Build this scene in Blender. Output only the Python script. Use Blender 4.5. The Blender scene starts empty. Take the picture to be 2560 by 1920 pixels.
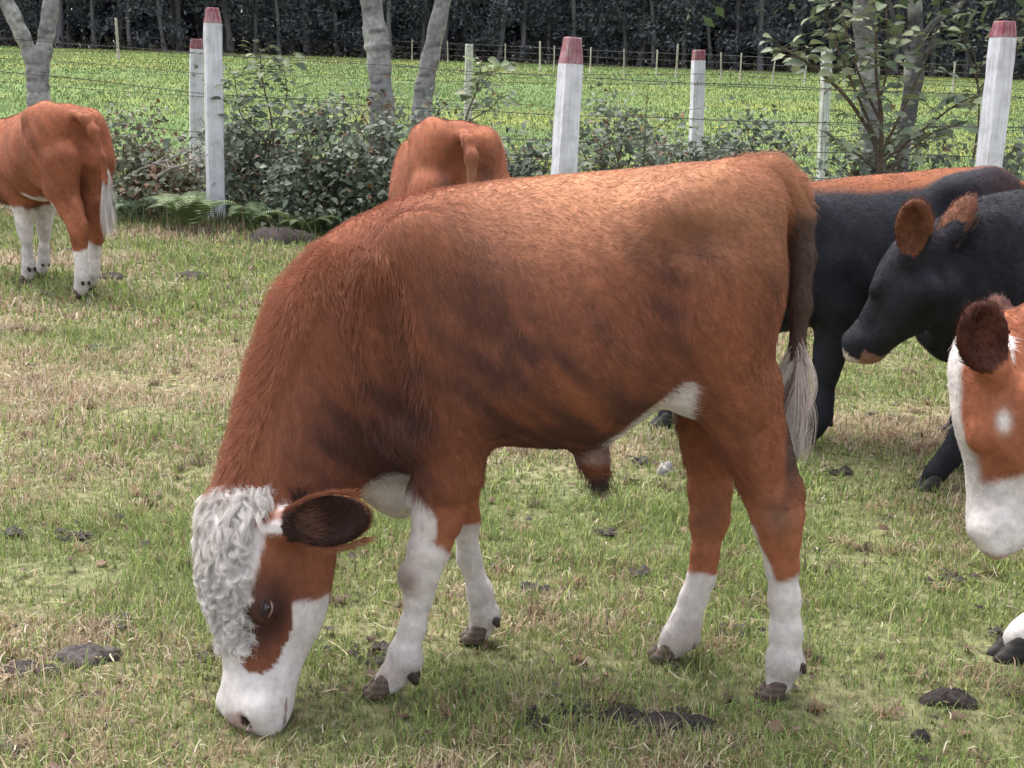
import bpy, bmesh, math, random
import numpy as np
from mathutils import Vector, Matrix

rng = np.random.default_rng(7)
random.seed(7)
SC = bpy.context.scene
COL = SC.collection

# ------------------------------------------------------------ camera
FPX = 3200.0                      # focal length in pixels of a 2560 px wide frame
CAM_H = 1.35
PITCH = math.atan((960 - 232) / FPX)
ROLL = math.radians(1.9)
_f = Vector((0, math.cos(PITCH), -math.sin(PITCH)))
_r0 = Vector((1, 0, 0)); _u0 = Vector((0, math.sin(PITCH), math.cos(PITCH)))
_r = _r0 * math.cos(ROLL) + _u0 * math.sin(ROLL)
_u = -_r0 * math.sin(ROLL) + _u0 * math.cos(ROLL)
cam_d = bpy.data.cameras.new('camera')
cam_d.sensor_width = 36.0
cam_d.lens = 36.0 * FPX / 2560.0
cam_d.clip_start = 0.05
cam_d.clip_end = 2000
cam = bpy.data.objects.new('camera', cam_d)
COL.objects.link(cam)
cam.matrix_world = Matrix(((_r.x, _u.x, -_f.x, 0), (_r.y, _u.y, -_f.y, 0), (_r.z, _u.z, -_f.z, CAM_H), (0, 0, 0, 1)))
SC.camera = cam

# ------------------------------------------------------------ light: bright overcast day
SUN_EL, SUN_AZ = 66.0, -35.0       # elevation; azimuth measured from +Y towards +X
world = bpy.data.worlds.new('World'); SC.world = world; world.use_nodes = True
wn = world.node_tree.nodes; wl = world.node_tree.links; wn.clear()
sky = wn.new('ShaderNodeTexSky'); sky.sky_type = 'NISHITA'; sky.sun_disc = False
sky.sun_elevation = math.radians(SUN_EL); sky.sun_rotation = math.radians(SUN_AZ)
sky.air_density = 1.0; sky.dust_density = 4.0; sky.ozone_density = 1.0; sky.altitude = 0
bg = wn.new('ShaderNodeBackground'); bg.inputs['Strength'].default_value = 0.15
wo = wn.new('ShaderNodeOutputWorld')
hs = wn.new('ShaderNodeHueSaturation'); hs.inputs['Saturation'].default_value = 0.35      # cloud cover: a nearly white sky
wl.new(sky.outputs[0], hs.inputs['Color']); wl.new(hs.outputs[0], bg.inputs['Color']); wl.new(bg.outputs[0], wo.inputs['Surface'])
sun_d = bpy.data.lights.new('sun', 'SUN'); sun_d.energy = 1.5; sun_d.angle = math.radians(50); sun_d.color = (1.0, 0.965, 0.93)
sun = bpy.data.objects.new('sun', sun_d); COL.objects.link(sun)
_e, _a = math.radians(SUN_EL), math.radians(SUN_AZ)
sun.rotation_euler = Vector((math.sin(_a) * math.cos(_e), math.cos(_a) * math.cos(_e), math.sin(_e))).to_track_quat('Z', 'Y').to_euler()
sun.location = (0, 0, 30)
vs = SC.view_settings
vs.view_transform = 'Standard'; vs.look = 'None'; vs.gamma = 1.0; vs.use_curve_mapping = False
vs.exposure = 1.35
SC.cycles.use_denoising = True
SC.cycles.use_adaptive_sampling = True; SC.cycles.adaptive_threshold = 0.03
SC.cycles.max_bounces = 3; SC.cycles.diffuse_bounces = 2; SC.cycles.glossy_bounces = 2
SC.cycles.transmission_bounces = 2; SC.cycles.transparent_max_bounces = 4
SC.cycles_curves.shape = 'RIBBONS'; SC.cycles_curves.subdivisions = 2

# ------------------------------------------------------------ helpers
def P(px, py, Y):
    """world point seen at pixel (2560x1920 frame) at forward distance Y"""
    d = _f + _r * ((px - 1280) / FPX) - _u * ((py - 960) / FPX)
    return Vector((0, 0, CAM_H)) + d * (Y / d.y)

def to_px(x, y, z):
    """numpy world -> pixel"""
    dx, dy, dz = x, y, z - CAM_H
    w = dx * _f.x + dy * _f.y + dz * _f.z
    return (1280 + FPX * (dx * _r.x + dy * _r.y + dz * _r.z) / w, 960 - FPX * (dx * _u.x + dy * _u.y + dz * _u.z) / w)

def terrain(x, y):
    x = np.asarray(x, float); y = np.asarray(y, float)
    t = np.maximum(y - 7.0, 0.0)
    z = 0.043 * (t - 2.5 * (1 - np.exp(-t / 2.5)))
    z = z + 0.012 * np.sin(x * 1.7 + y * 0.6) * np.sin(y * 1.3 - x * 0.5) * np.clip((y - 1.0), 0, 1)
    t2 = np.maximum(y - 84.0, 0.0)
    return z - 0.02 * t2

def G(px, py):
    """ground point under a pixel"""
    lo, hi = 1.0, 200.0
    for _ in range(60):
        m = 0.5 * (lo + hi); p = P(px, py, m)
        if p.z > float(terrain(p.x, p.y)): lo = m
        else: hi = m
    return P(px, py, lo)

def unit(a): return a / np.maximum(np.linalg.norm(a, axis=-1, keepdims=True), 1e-9)

_nd = [(rng.normal(size=(10, 3)), rng.uniform(0, 6.28, 10)) for _ in range(8)]
def wav(p, freq, seed=0):
    """cheap smooth noise in about -1..1 on (N,3) points"""
    d, ph = _nd[seed % 8]
    return np.sin(p @ (unit(d) * freq * np.linspace(.6, 1.5, 10)[:, None]).T + ph).sum(1) / 4.0

def srgb(r, g, b):
    return tuple(((c / 255) / 12.92 if c / 255 <= .04045 else ((c / 255 + .055) / 1.055) ** 2.4) for c in (r, g, b))

def tag(o, label=None, cat=None, group=None, kind=None):
    if label: o['label'] = label
    if cat: o['category'] = cat
    if group: o['group'] = group
    if kind: o['kind'] = kind
    return o

_ones = ['', 'first', 'second', 'third', 'fourth', 'fifth', 'sixth', 'seventh', 'eighth', 'ninth', 'tenth', 'eleventh', 'twelfth', 'thirteenth', 'fourteenth', 'fifteenth', 'sixteenth', 'seventeenth', 'eighteenth', 'nineteenth']
def ordinal(n):
    if n < 20: return _ones[n]
    t = {2: ('twenty', 'twentieth'), 3: ('thirty', 'thirtieth'), 4: ('forty', 'fortieth')}[n // 10]
    return t[1] if n % 10 == 0 else t[0] + ' ' + _ones[n % 10]

def empty(name, loc=(0, 0, 0), rz=0.0):
    o = bpy.data.objects.new(name, None); COL.objects.link(o)
    o.location = loc; o.rotation_euler = (0, 0, rz); o.empty_display_size = .1
    return o

def link(name, data, parent=None, loc=None):
    o = bpy.data.objects.new(name, data); COL.objects.link(o)
    if parent is not None: o.parent = parent
    if loc is not None: o.location = loc
    return o

def mesh_np(name, verts, faces, mat=None, cols=None, smooth=False, colname='col'):
    """verts (N,3); faces (M,k) int array (k = 3 or 4) or list of such arrays"""
    me = bpy.data.meshes.new(name)
    fl = faces if isinstance(faces, list) else [faces]
    fl = [np.asarray(f, np.int32) for f in fl if len(f)]
    verts = np.ascontiguousarray(verts, np.float32)
    me.vertices.add(len(verts)); me.vertices.foreach_set('co', verts.ravel())
    nl = sum(f.size for f in fl); npoly = sum(len(f) for f in fl)
    me.loops.add(nl); me.polygons.add(npoly)
    me.loops.foreach_set('vertex_index', np.concatenate([f.ravel() for f in fl]))
    tot = np.concatenate([np.full(len(f), f.shape[1], np.int32) for f in fl])
    st = np.concatenate([[0], np.cumsum(tot)[:-1]]).astype(np.int32)
    me.polygons.foreach_set('loop_start', st)
    if smooth: me.polygons.foreach_set('use_smooth', np.ones(npoly, bool))
    me.update(calc_edges=True); me.validate()
    if cols is not None:
        at = me.attributes.new(colname, 'FLOAT_COLOR', 'POINT')
        c = np.ones((len(verts), 4), np.float32); c[:, :3] = cols
        at.data.foreach_set('color', c.ravel())
    if mat is not None: me.materials.append(mat)
    return me

class Tubes:
    """collects tapered tubes / boxes into one mesh"""
    def __init__(s): s.v = []; s.f = []; s.c = []; s.n = 0
    def tube(s, pts, rad, sides=8, col=(1, 1, 1), cap=True):
        pts = np.asarray(pts, float); n = len(pts); rad = np.broadcast_to(np.asarray(rad, float), (n,))
        tan = unit(np.gradient(pts, axis=0))
        ref = np.array([0.31, 0.95, 0.05]) if abs(tan[0] @ np.array([0.31, .95, .05])) < .9 else np.array([1., 0, 0])
        a = unit(np.cross(tan, ref)); b = np.cross(tan, a)
        th = np.linspace(0, 2 * np.pi, sides, endpoint=False)
        ring = pts[:, None, :] + rad[:, None, None] * (np.cos(th)[None, :, None] * a[:, None, :] + np.sin(th)[None, :, None] * b[:, None, :])
        s.v.append(ring.reshape(-1, 3)); base = s.n
        i = np.arange(n - 1)[:, None] * sides; j = np.arange(sides)[None, :]; j2 = (j + 1) % sides
        q = np.stack([i + j, i + j2, i + sides + j2, i + sides + j], -1).reshape(-1, 4) + base
        s.f.append(q); s.c.append(np.tile(np.asarray(col, float), (n * sides, 1))); s.n += n * sides
        if cap:
            for k, o in ((0, -1), (n - 1, 1)):
                s.v.append(pts[k:k + 1] + tan[k] * rad[k] * .2 * o); c = s.n; s.n += 1
                s.c.append(np.asarray(col, float)[None])
                r0 = base + k * sides
                ids = [(r0 + m, r0 + (m + 1) % sides, c, c) for m in range(sides)]
                s.f.append(np.array(ids)[:, :3])
    def mesh(s, name, mat, smooth=True, cols=True):
        q = [f for f in s.f if f.shape[1] == 4]; t = [f for f in s.f if f.shape[1] == 3]
        fl = []
        if q: fl.append(np.concatenate(q))
        if t: fl.append(np.concatenate(t))
        return mesh_np(name, np.concatenate(s.v), fl, mat, np.concatenate(s.c) if cols else None, smooth)

# ------------------------------------------------------------ materials
def new_mat(name):
    m = bpy.data.materials.new(name); m.use_nodes = True
    nt = m.node_tree; b = nt.nodes['Principled BSDF']
    return m, nt, b

def attr_mat(name, rough=.8, spec=.2, noise=None, amount=.25, bump=0.0, transl=0.0, detail=4):
    """colour from the 'col' attribute, broken up by a fine noise"""
    m, nt, b = new_mat(name)
    at = nt.nodes.new('ShaderNodeAttribute'); at.attribute_name = 'col'
    out = at.outputs['Color']
    if noise:
        tc = nt.nodes.new('ShaderNodeTexCoord'); nz = nt.nodes.new('ShaderNodeTexNoise')
        nz.inputs['Scale'].default_value = noise; nz.inputs['Detail'].default_value = detail
        nt.links.new(tc.outputs['Object'], nz.inputs['Vector'])
        mr = nt.nodes.new('ShaderNodeMapRange'); mr.inputs['From Min'].default_value = .25; mr.inputs['From Max'].default_value = .75
        mr.inputs['To Min'].default_value = 1 - amount; mr.inputs['To Max'].default_value = 1 + amount
        nt.links.new(nz.outputs['Fac'], mr.inputs['Value'])
        mx = nt.nodes.new('ShaderNodeVectorMath'); mx.operation = 'SCALE'
        nt.links.new(out, mx.inputs[0]); nt.links.new(mr.outputs[0], mx.inputs['Scale'])
        out = mx.outputs[0]
        if bump:
            bp = nt.nodes.new('ShaderNodeBump'); bp.inputs['Strength'].default_value = bump; bp.inputs['Distance'].default_value = .01
            nt.links.new(nz.outputs['Fac'], bp.inputs['Height']); nt.links.new(bp.outputs[0], b.inputs['Normal'])
    nt.links.new(out, b.inputs['Base Color'])
    b.inputs['Roughness'].default_value = rough; b.inputs['Specular IOR Level'].default_value = spec
    if transl:
        tr = nt.nodes.new('ShaderNodeBsdfTranslucent'); ms = nt.nodes.new('ShaderNodeMixShader'); ms.inputs[0].default_value = transl
        nt.links.new(out, tr.inputs['Color']); nt.links.new(b.outputs[0], ms.inputs[1]); nt.links.new(tr.outputs[0], ms.inputs[2])
        nt.links.new(ms.outputs[0], nt.nodes['Material Output'].inputs['Surface'])
    return m

M_GRASS = attr_mat('grass_blade', .6, .25, transl=.25)
M_LEAF = attr_mat('leaf', .5, .35, noise=30, amount=.18, transl=.2)
M_FUR = attr_mat('fur_strand', .55, .25)
M_HIDE = attr_mat('hide', .75, .15, noise=45, amount=.2, bump=.25)
M_BARK = attr_mat('bark', .9, .1, noise=22, amount=.4, bump=.6, detail=8)
M_WIRE = attr_mat('wire', .7, .3)
M_DIRT = attr_mat('dung', .8, .2, noise=60, amount=.5, bump=.8, detail=6)

def blob(p, c, r):
    d = (p - np.asarray(c)) / np.asarray(r)
    return np.exp(-(d * d).sum(1) * 1.2)
def sstep(x, a, b):
    t = np.clip((x - a) / (b - a), 0, 1); return t * t * (3 - 2 * t)
def mixc(c, d, f): return c * (1 - f[:, None]) + np.asarray(d) * f[:, None]


# ------------------------------------------------------------ ground: paddock in front, meadow rising to the wood
def patches(x, y):
    p = np.stack([x, y, x * 0], 1)
    return wav(p, 1.7, 0) * .6 + wav(p, 4.3, 1) * .5, wav(p, 9.5, 2), wav(p, 0.8, 3)

def grid_sheet(xs, ys):
    X, Y = np.meshgrid(xs, ys); Z = terrain(X, Y)
    V = np.stack([X, Y, Z], -1).reshape(-1, 3); nx = len(xs)
    i = np.arange(len(ys) - 1)[:, None] * nx; j = np.arange(nx - 1)[None]
    F = np.stack([i + j, i + j + 1, i + nx + j + 1, i + nx + j], -1).reshape(-1, 4)
    return V, F

def cx(n, w, p=1.6):
    t = np.linspace(-1, 1, n); return np.sign(t) * np.abs(t) ** p * w
ys = np.concatenate([np.linspace(-6, 14, 160), np.linspace(14.3, 90, 160), np.linspace(92, 400, 30)])
V, F = grid_sheet(cx(220, 260, 2.6), ys)
n1, n2, n3 = patches(V[:, 0], V[:, 1])
soil = np.array((.110, .090, .060)); turf = np.array((.135, .140, .068)); straw = np.array((.27, .22, .135))
c = np.tile(turf, (len(V), 1)); c = mixc(c, straw, np.clip(.35 + .4 * n1, 0, .8)); c = mixc(c, soil, np.clip(.25 + .4 * n2, 0, .7))
mea = sstep(V[:, 1], 12.0, 15.0)
mcol = np.array((.118, .172, .064)) * (1 + .10 * n2 + .12 * n3)[:, None]
yel = np.clip(wav(V * np.array((.35, 1.2, 0)), 1, 5) * .6 + .2, 0, 1)
mcol = mixc(mcol, (.27, .26, .055), .45 * yel)
c = c * (1 - mea[:, None]) + mcol * mea[:, None]
wd = sstep(V[:, 1], 82, 85); c = mixc(c, (.035, .03, .024), wd)
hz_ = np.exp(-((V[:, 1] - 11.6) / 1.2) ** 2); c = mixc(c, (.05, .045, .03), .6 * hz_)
M_GROUND = attr_mat('ground_turf', .95, .05, noise=26, amount=.75, bump=1.0, detail=12)
tag(link('ground', mesh_np('ground', V, F, M_GROUND, c, True)), kind='structure')

def frustum_x(y, m=1.0): return y * .42 + m

def blades(x, y, z, h, w, lean, az, col, segs=2):
    """grass blades as bent tapering strips"""
    N = len(x); fx = np.cos(az); fy = np.sin(az); sx, sy = -fy, fx
    V = np.zeros((N, 5, 3))
    for k, (t, wf) in enumerate(((0, 1), (.55, .8))):
        o = lean * h * t * t; zz = h * t * np.sqrt(np.maximum(1 - (lean * t * .8) ** 2, .1))
        for s, q in ((-1, 2 * k), (1, 2 * k + 1)):
            V[:, q, 0] = x + fx * o + sx * w * wf * .5 * s; V[:, q, 1] = y + fy * o + sy * w * wf * .5 * s; V[:, q, 2] = z + zz - .004
    V[:, 4, 0] = x + fx * lean * h; V[:, 4, 1] = y + fy * lean * h; V[:, 4, 2] = z + h * np.sqrt(np.maximum(1 - (lean * .85) ** 2, .06)) - .004
    b = np.arange(N)[:, None] * 5
    return V.reshape(-1, 3), b + np.array([[0, 1, 3, 2]]), b + np.array([[2, 3, 4]]), np.repeat(col, 5, 0)

GREEN = np.array((.205, .290, .080)); LIME = np.array((.345, .395, .135)); OLIVE = np.array((.165, .200, .090)); STRAW = np.array((.57, .45, .30)); RUST = np.array((.36, .225, .150)); PALE = np.array((.58, .50, .38))
# bare spots that carry dung or earth: picture column, row, half width, half depth
BARE = [(1680, 1822, .105, .045), (1555, 1800, .055, .032), (2372, 1757, .068, .042), (215, 1648, .092, .052), (50, 1680, .05, .034), (118, 1685, .03, .02), (700, 603, .34, .24), (280, 695, .13, .09), (480, 690, .15, .08), (2300, 1850, .028, .02)]
def paddock_grass():
    parts = []
    for y0, y1, dens, hh, ww in ((1.45, 2.6, 40000, .026, .0024), (2.6, 4.2, 23000, .027, .0028), (4.2, 7, 8300, .031, .0045), (7, 13.2, 2400, .044, .0092)):
        area = sum(frustum_x(y, .8) * 2 for y in np.linspace(y0, y1, 20)) / 20 * (y1 - y0)
        n = int(area * dens); y = rng.uniform(y0, y1, n * 2); x = rng.uniform(-1, 1, n * 2) * frustum_x(y1, .8)
        k = np.abs(x) < frustum_x(y, .8); x, y = x[k][:n], y[k][:n]; n = len(x)
        a, b, d = patches(x, y); p3 = np.stack([x, y, x * 0], 1); fine = wav(p3, 30, 4); f2 = wav(p3, 70, 6)
        bare = np.ones(n)
        for px_, py_, rx_, ry_ in BARE:
            g_ = G(px_, py_); bare = np.minimum(bare, np.clip(((x - g_.x) / rx_) ** 2 + ((y - g_.y) / ry_) ** 2 - .35, .04, 1))
        keep = rng.random(n) < bare * np.clip(.88 + .30 * b + .34 * fine + .28 * f2, .30, 1)
        x, y, a, b, d, fine = (q[keep] for q in (x, y, a, b, d, fine)); n = len(x)
        dry = np.clip(sstep(.42 + .62 * a + .25 * fine + .15 * b + .15 * f2[keep], .0, 1.0), .04, .95)
        u = rng.random(n); v = rng.random((n, 1))
        col = np.where(v < .42, GREEN, np.where(v < .82, LIME, OLIVE)) * rng.uniform(.6, 1.3, (n, 1))
        dc = np.where(rng.random((n, 1)) < .55, STRAW, np.where(rng.random((n, 1)) < .5, RUST, PALE)) * rng.uniform(.6, 1.15, (n, 1))
        isd = u < dry; col[isd] = dc[isd]
        h = hh * rng.gamma(5, .2, n) * (1 + .35 * np.clip(b, -1, 1)) * np.where(isd, .85, 1)
        lush = np.clip(d - .2, 0, 1) * np.clip(fine, 0, 1); h = h * (1 + .9 * lush); col = col * (1 - .15 * lush[:, None])
        lean = np.clip(rng.beta(2, 2.2, n) * 1.15 + np.where(isd, .15, 0), .05, 1.12)
        parts.append(blades(x, y, terrain(x, y), h, ww * rng.uniform(.6, 1.4, n), lean, rng.uniform(0, 6.283, n), col))
    V, Q, T, C = [], [], [], []; off = 0
    for v, q, t, c in parts: V.append(v); Q.append(q + off); T.append(t + off); C.append(c); off += len(v)
    me = mesh_np('grass', np.concatenate(V), [np.concatenate(Q), np.concatenate(T)], M_GRASS, np.concatenate(C))
    tag(link('grass', me), 'short grazed grass, green mixed with dry straw, covering the paddock', 'grass', kind='stuff')
paddock_grass()

def litter():
    """dry stems, bits of straw and dead leaves lying in the grass"""
    n = 14000; y = 1.5 + 8.5 * rng.random(n) ** 1.7; x = rng.uniform(-1, 1, n) * frustum_x(y, .6); z = terrain(x, y) + rng.uniform(.006, .026, n)
    a, b, d = patches(x, y); k = rng.random(n) < np.clip(.4 + .4 * a, .1, 1); x, y, z = x[k], y[k], z[k]; n = len(x)
    L = rng.gamma(3, .010, n); w = rng.uniform(.0006, .0014, n) * (1 + .12 * y); az = rng.uniform(0, 6.28, n); bend = rng.normal(size=n) * .25
    V = np.zeros((n, 6, 3))
    for i, t in enumerate((-.5, 0, .5)):
        cxx = x + np.cos(az) * L * t - np.sin(az) * bend * L * (.25 - t * t); cyy = y + np.sin(az) * L * t + np.cos(az) * bend * L * (.25 - t * t)
        zz = z + rng.uniform(-.006, .012, n)
        for j, s in enumerate((-1, 1)): V[:, 2 * i + j] = np.stack([cxx - np.sin(az) * w * s, cyy + np.cos(az) * w * s, zz], 1)
    b0 = np.arange(n)[:, None] * 6
    F = np.concatenate([b0 + [[0, 1, 3, 2]], b0 + [[2, 3, 5, 4]]])
    col = np.where(rng.random((n, 1)) < .55, PALE * .9, np.where(rng.random((n, 1)) < .5, STRAW, RUST)) * rng.uniform(.65, 1.15, (n, 1))
    # brown scraps of leaf and trodden tufts
    m = 2200; y = 1.5 + 9 * rng.random(m) ** 1.5; x = rng.uniform(-1, 1, m) * frustum_x(y, .6); z = terrain(x, y) + rng.uniform(.004, .022, m)
    sz = rng.gamma(4, .0013, m) * (1 + .1 * y); th = np.linspace(0, 6.283, 6, endpoint=False)
    W2 = np.zeros((m, 7, 3)); az2 = rng.uniform(0, 6.28, m)
    for i, t in enumerate(th):
        rr = sz * rng.uniform(.6, 1.3, m)
        W2[:, i] = np.stack([x + np.cos(t + az2) * rr * 1.4, y + np.sin(t + az2) * rr, z + rng.normal(size=m) * sz * .45], 1)
    W2[:, 6] = np.stack([x, y, z + .3 * sz], 1)
    base = n * 6 + np.arange(m)[:, None] * 7
    T = np.concatenate([base + [[i, (i + 1) % 6, 6]] for i in range(6)])
    c2 = np.where(rng.random((m, 1)) < .45, np.array((.13, .08, .055)), np.where(rng.random((m, 1)) < .6, np.array((.22, .14, .095)), np.array((.06, .045, .038)))) * rng.uniform(.6, 1.2, (m, 1))
    # withered brown tufts
    k = 520; ty = 1.6 + 8 * rng.random(k) ** 1.5; tx = rng.uniform(-1, 1, k) * frustum_x(ty, .5); ts = rng.gamma(3, .006, k) * (1 + .08 * ty); tc = rng.integers(0, 3, k)
    ti = np.repeat(np.arange(k), 55); nb = len(ti); bx = tx[ti] + rng.normal(size=nb) * ts[ti] * 1.3; by = ty[ti] + rng.normal(size=nb) * ts[ti]
    pal = np.array(((.26, .165, .115), (.42, .30, .20), (.20, .15, .10)))
    bv, bq, bt, bc = blades(bx, by, terrain(bx, by), rng.gamma(5, .0062, nb), .0030 * (1 + .08 * by), rng.uniform(.3, 1.1, nb), rng.uniform(0, 6.28, nb), pal[tc[ti]] * rng.uniform(.6, 1.3, (nb, 1)))
    # crumbs of dark soil and old dung
    k2 = 90; cy = 1.6 + 9 * rng.random(k2) ** 1.4; cx2 = rng.uniform(-1, 1, k2) * frustum_x(cy, .5); cs = rng.gamma(2.5, .006, k2) * (1 + .1 * cy)
    ci = np.repeat(np.arange(k2), 34); nc = len(ci); qx = cx2[ci] + rng.normal(size=nc) * cs[ci] * 1.4; qy = cy[ci] + rng.normal(size=nc) * cs[ci]; qs = rng.gamma(3, .0013, nc) * (1 + .1 * qy)
    qz = terrain(qx, qy) + rng.uniform(.002, .018, nc); cv = np.zeros((nc, 5, 3)); ca = rng.uniform(0, 6.28, nc)
    for i in range(4): cv[:, i] = np.stack([qx + np.cos(ca + i * 1.57) * qs * 1.5, qy + np.sin(ca + i * 1.57) * qs, qz + rng.normal(size=nc) * qs * .3], 1)
    cv[:, 4] = np.stack([qx, qy, qz + qs], 1); cb = np.arange(nc)[:, None] * 5; ct3 = np.concatenate([cb + [[i, (i + 1) % 4, 4]] for i in range(4)])
    cc3 = np.repeat(np.array((.040, .030, .026)) * rng.uniform(.5, 1.6, (nc, 1)), 5, 0)
    nbv = len(bv); bv = np.concatenate([bv, cv.reshape(-1, 3)]); bt = np.concatenate([bt, ct3 + nbv]); bc = np.concatenate([bc, cc3])
    o4 = n * 6 + m * 7
    me = mesh_np('litter', np.concatenate([V.reshape(-1, 3), W2.reshape(-1, 3), bv]), [np.concatenate([F, bq + o4]), np.concatenate([T, bt + o4])], M_GRASS, np.concatenate([np.repeat(col, 6, 0), np.repeat(c2, 7, 0), bc]))
    tag(link('leaf_litter', me), 'dry stalks, straw and dead leaf scraps scattered over the paddock grass', 'leaf litter', kind='stuff')
litter()

def meadow():
    n = 120000; y = 12.8 * np.exp(rng.random(n) * math.log(83 / 12.8)); x = rng.uniform(-1, 1, n) * (y * .43 + 1.5)
    p3 = np.stack([x * .5, y, x * 0], 1); a = wav(p3, 1.1, 5); b = wav(p3, 4, 6)
    col = np.where(rng.random((n, 1)) < .5, np.array((.115, .172, .062)), np.array((.142, .196, .076))) * rng.uniform(.86, 1.12, (n, 1)) * (1 + .12 * b + .16 * wav(p3, .5, 2))[:, None]
    ylw = rng.random(n) < np.clip(.12 + .25 * a + .3 * sstep(y, 45, 80), 0, .6); col[ylw] = np.array((.235, .235, .075)) * rng.uniform(.8, 1.1, (ylw.sum(), 1))
    h = rng.uniform(.03, .085, n) * (1 + .3 * b) * (1 + y * .006); w = .0008 * y * rng.uniform(.5, 1.3, n)
    v, q, t, c = blades(x, y, terrain(x, y), h, w, rng.uniform(.1, .9, n), rng.uniform(0, 6.28, n), col)
    tag(link('meadow_grass', mesh_np('meadow_grass', v, [q, t], M_GRASS, c)), 'bright green meadow grass rising from the fence to the wood', 'grass', kind='stuff')
    n = 5200; y = 16 * np.exp(rng.random(n) ** .75 * math.log(82 / 16)); x = rng.uniform(-1, 1, n) * (y * .43 + 1.5)
    p3 = np.stack([x * .4, y, x * 0], 1); k = rng.random(n) < np.clip(.35 + .55 * wav(p3, .9, 7) + .2 * wav(p3, 3, 2), .05, 1)
    x, y = x[k], y[k]; n = len(x); z = terrain(x, y) + rng.uniform(.06, .15, n); s = rng.uniform(.012, .02, n) * (1 + y * .012)
    V = np.zeros((n, 5, 3)); th = np.array([0, 1.57, 3.14, 4.71])
    for i in range(4): V[:, i] = np.stack([x + np.cos(th[i]) * s * 1.3, y + np.sin(th[i]) * s, z + (i % 2) * s * .3], 1)
    V[:, 4] = np.stack([x, y, z + s * .8], 1)
    b0 = np.arange(n)[:, None] * 5; T = np.concatenate([b0 + [[i, (i + 1) % 4, 4]] for i in range(4)])
    cc = np.repeat(np.array((.52, .43, .08)) * rng.uniform(.8, 1.15, (n, 1)), 5, 0)
    tag(link('yellow_flowers', mesh_np('flowers', V.reshape(-1, 3), T, M_GRASS, cc)), 'tiny yellow wildflowers sprinkled over the meadow', 'wildflowers', kind='stuff')
meadow()

# ------------------------------------------------------------ the dark wood along the far edge of the meadow
def leaf_cards(c, n, spread, size, cols, r, up=.3, fold=True):
    """n small folded leaf faces round centres c (N,3); returns V, F(quads), colours"""
    p = c + r.normal(size=(n, 3)) * spread
    nrm = unit(r.normal(size=(n, 3)) + np.array((0, 0, up))); ref = unit(r.normal(size=(n, 3)))
    u = unit(np.cross(nrm, ref)); v = np.cross(nrm, u); s = size * r.uniform(.6, 1.4, (n, 1))
    V = np.stack([p - u * s, p - v * s * .45 + nrm * s * .12, p + u * s, p + v * s * .45 + nrm * s * .12], 1).reshape(-1, 3)
    F = np.arange(n * 4).reshape(n, 4)
    return V, F, np.repeat(cols, 4, 0)

def wood_tree_meshes(k):
    r = np.random.default_rng(100 + k)
    H = r.uniform(13, 17); tb = Tubes()
    bend = r.normal(size=2) * .25; zz = np.linspace(-.3, H, 12)
    tp = np.stack([bend[0] * np.sin(zz / H * 3) + .1 * np.sin(zz + k), bend[1] * np.sin(zz / H * 2.5), zz], 1)
    rad = np.interp(zz, [-.3, 0, H], [.26, .17, .04]) * r.uniform(.75, 1.2)
    g = np.array((.165, .155, .160)) * r.uniform(.7, 1.1)
    tb.tube(tp, rad, 8, g)
    cl = []
    low = (.9, 2.4, 1.4, 3.2, .7)[k % 5]
    for i in range(46):
        z = low + (H - low) * (i / 46) ** .9; a = r.uniform(0, 6.28); ln = r.uniform(.8, 2.3) * (1 - .5 * i / 46)
        b0 = np.array((np.interp(z, zz, tp[:, 0]), np.interp(z, zz, tp[:, 1]), z)); b1 = b0 + np.array((math.cos(a) * ln, math.sin(a) * ln, ln * r.uniform(-.25, .3)))
        tb.tube([b0, (b0 + b1) / 2 + r.normal(size=3) * .08, b1], [.035, .022, .01], 4, g * .8, cap=False)
        for t in (.45, .8, 1.05): cl.append(b0 + (b1 - b0) * t + r.normal(size=3) * .2)
    cl = np.array(cl); n = 3400; ci = r.integers(0, len(cl), n)
    base = np.where(r.random((n, 1)) < .5, np.array((.092, .104, .126)), np.array((.122, .138, .142))) * r.uniform(.6, 1.35, (n, 1))  # bluish leaf colour carries painted distance haze
    V, F, C = leaf_cards(cl[ci], n, np.array((.42, .42, .30)), .15, base, r)
    return tb.mesh('wood_trunk', M_BARK), mesh_np('wood_crown', V, F, M_LEAF, C)
WOOD = [wood_tree_meshes(k) for k in range(6)]
# trunks that show: picture columns of the front row
FRONTX = [-30, 60, 150, 232, 330, 405, 447, 520, 575, 640, 705, 770, 835, 905, 985, 1050, 1117, 1180, 1240, 1300, 1372, 1440, 1500, 1562, 1592, 1640, 1705, 1772, 1840, 1905, 1985, 2060, 2150, 2230, 2330, 2420, 2500, 2590]
r_w = np.random.default_rng(3)
def wood_tree(x, y, label):
    k = int(r_w.integers(0, 6)); o = empty('wood_tree', (x, y, float(terrain(x, y)) - .05), r_w.uniform(0, 6.28)); s = r_w.uniform(.8, 1.2); o.scale = (s, s, s * r_w.uniform(.9, 1.1))
    tag(o, label, 'tree', 'trees of the wood behind the meadow')
    link('trunk', WOOD[k][0], o); link('crown', WOOD[k][1], o)
for k_, px in enumerate(FRONTX):
    Y = 86 + r_w.uniform(-1.5, 1.5); p = P(px + r_w.normal() * 6, 150, Y)
    wood_tree(p.x, Y, ordinal(k_ + 1) + ' tree from the left in the front row of the dark far wood')
for row, (Y0, n) in enumerate(((90.5, 30), (95.5, 30))):
    for i in range(n):
        x = (i + .5 + r_w.normal() * .25 - n / 2) * 2.9 * Y0 / 90
        wood_tree(x, Y0 + r_w.normal(), 'dark evergreen deeper inside the far wood')
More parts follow.
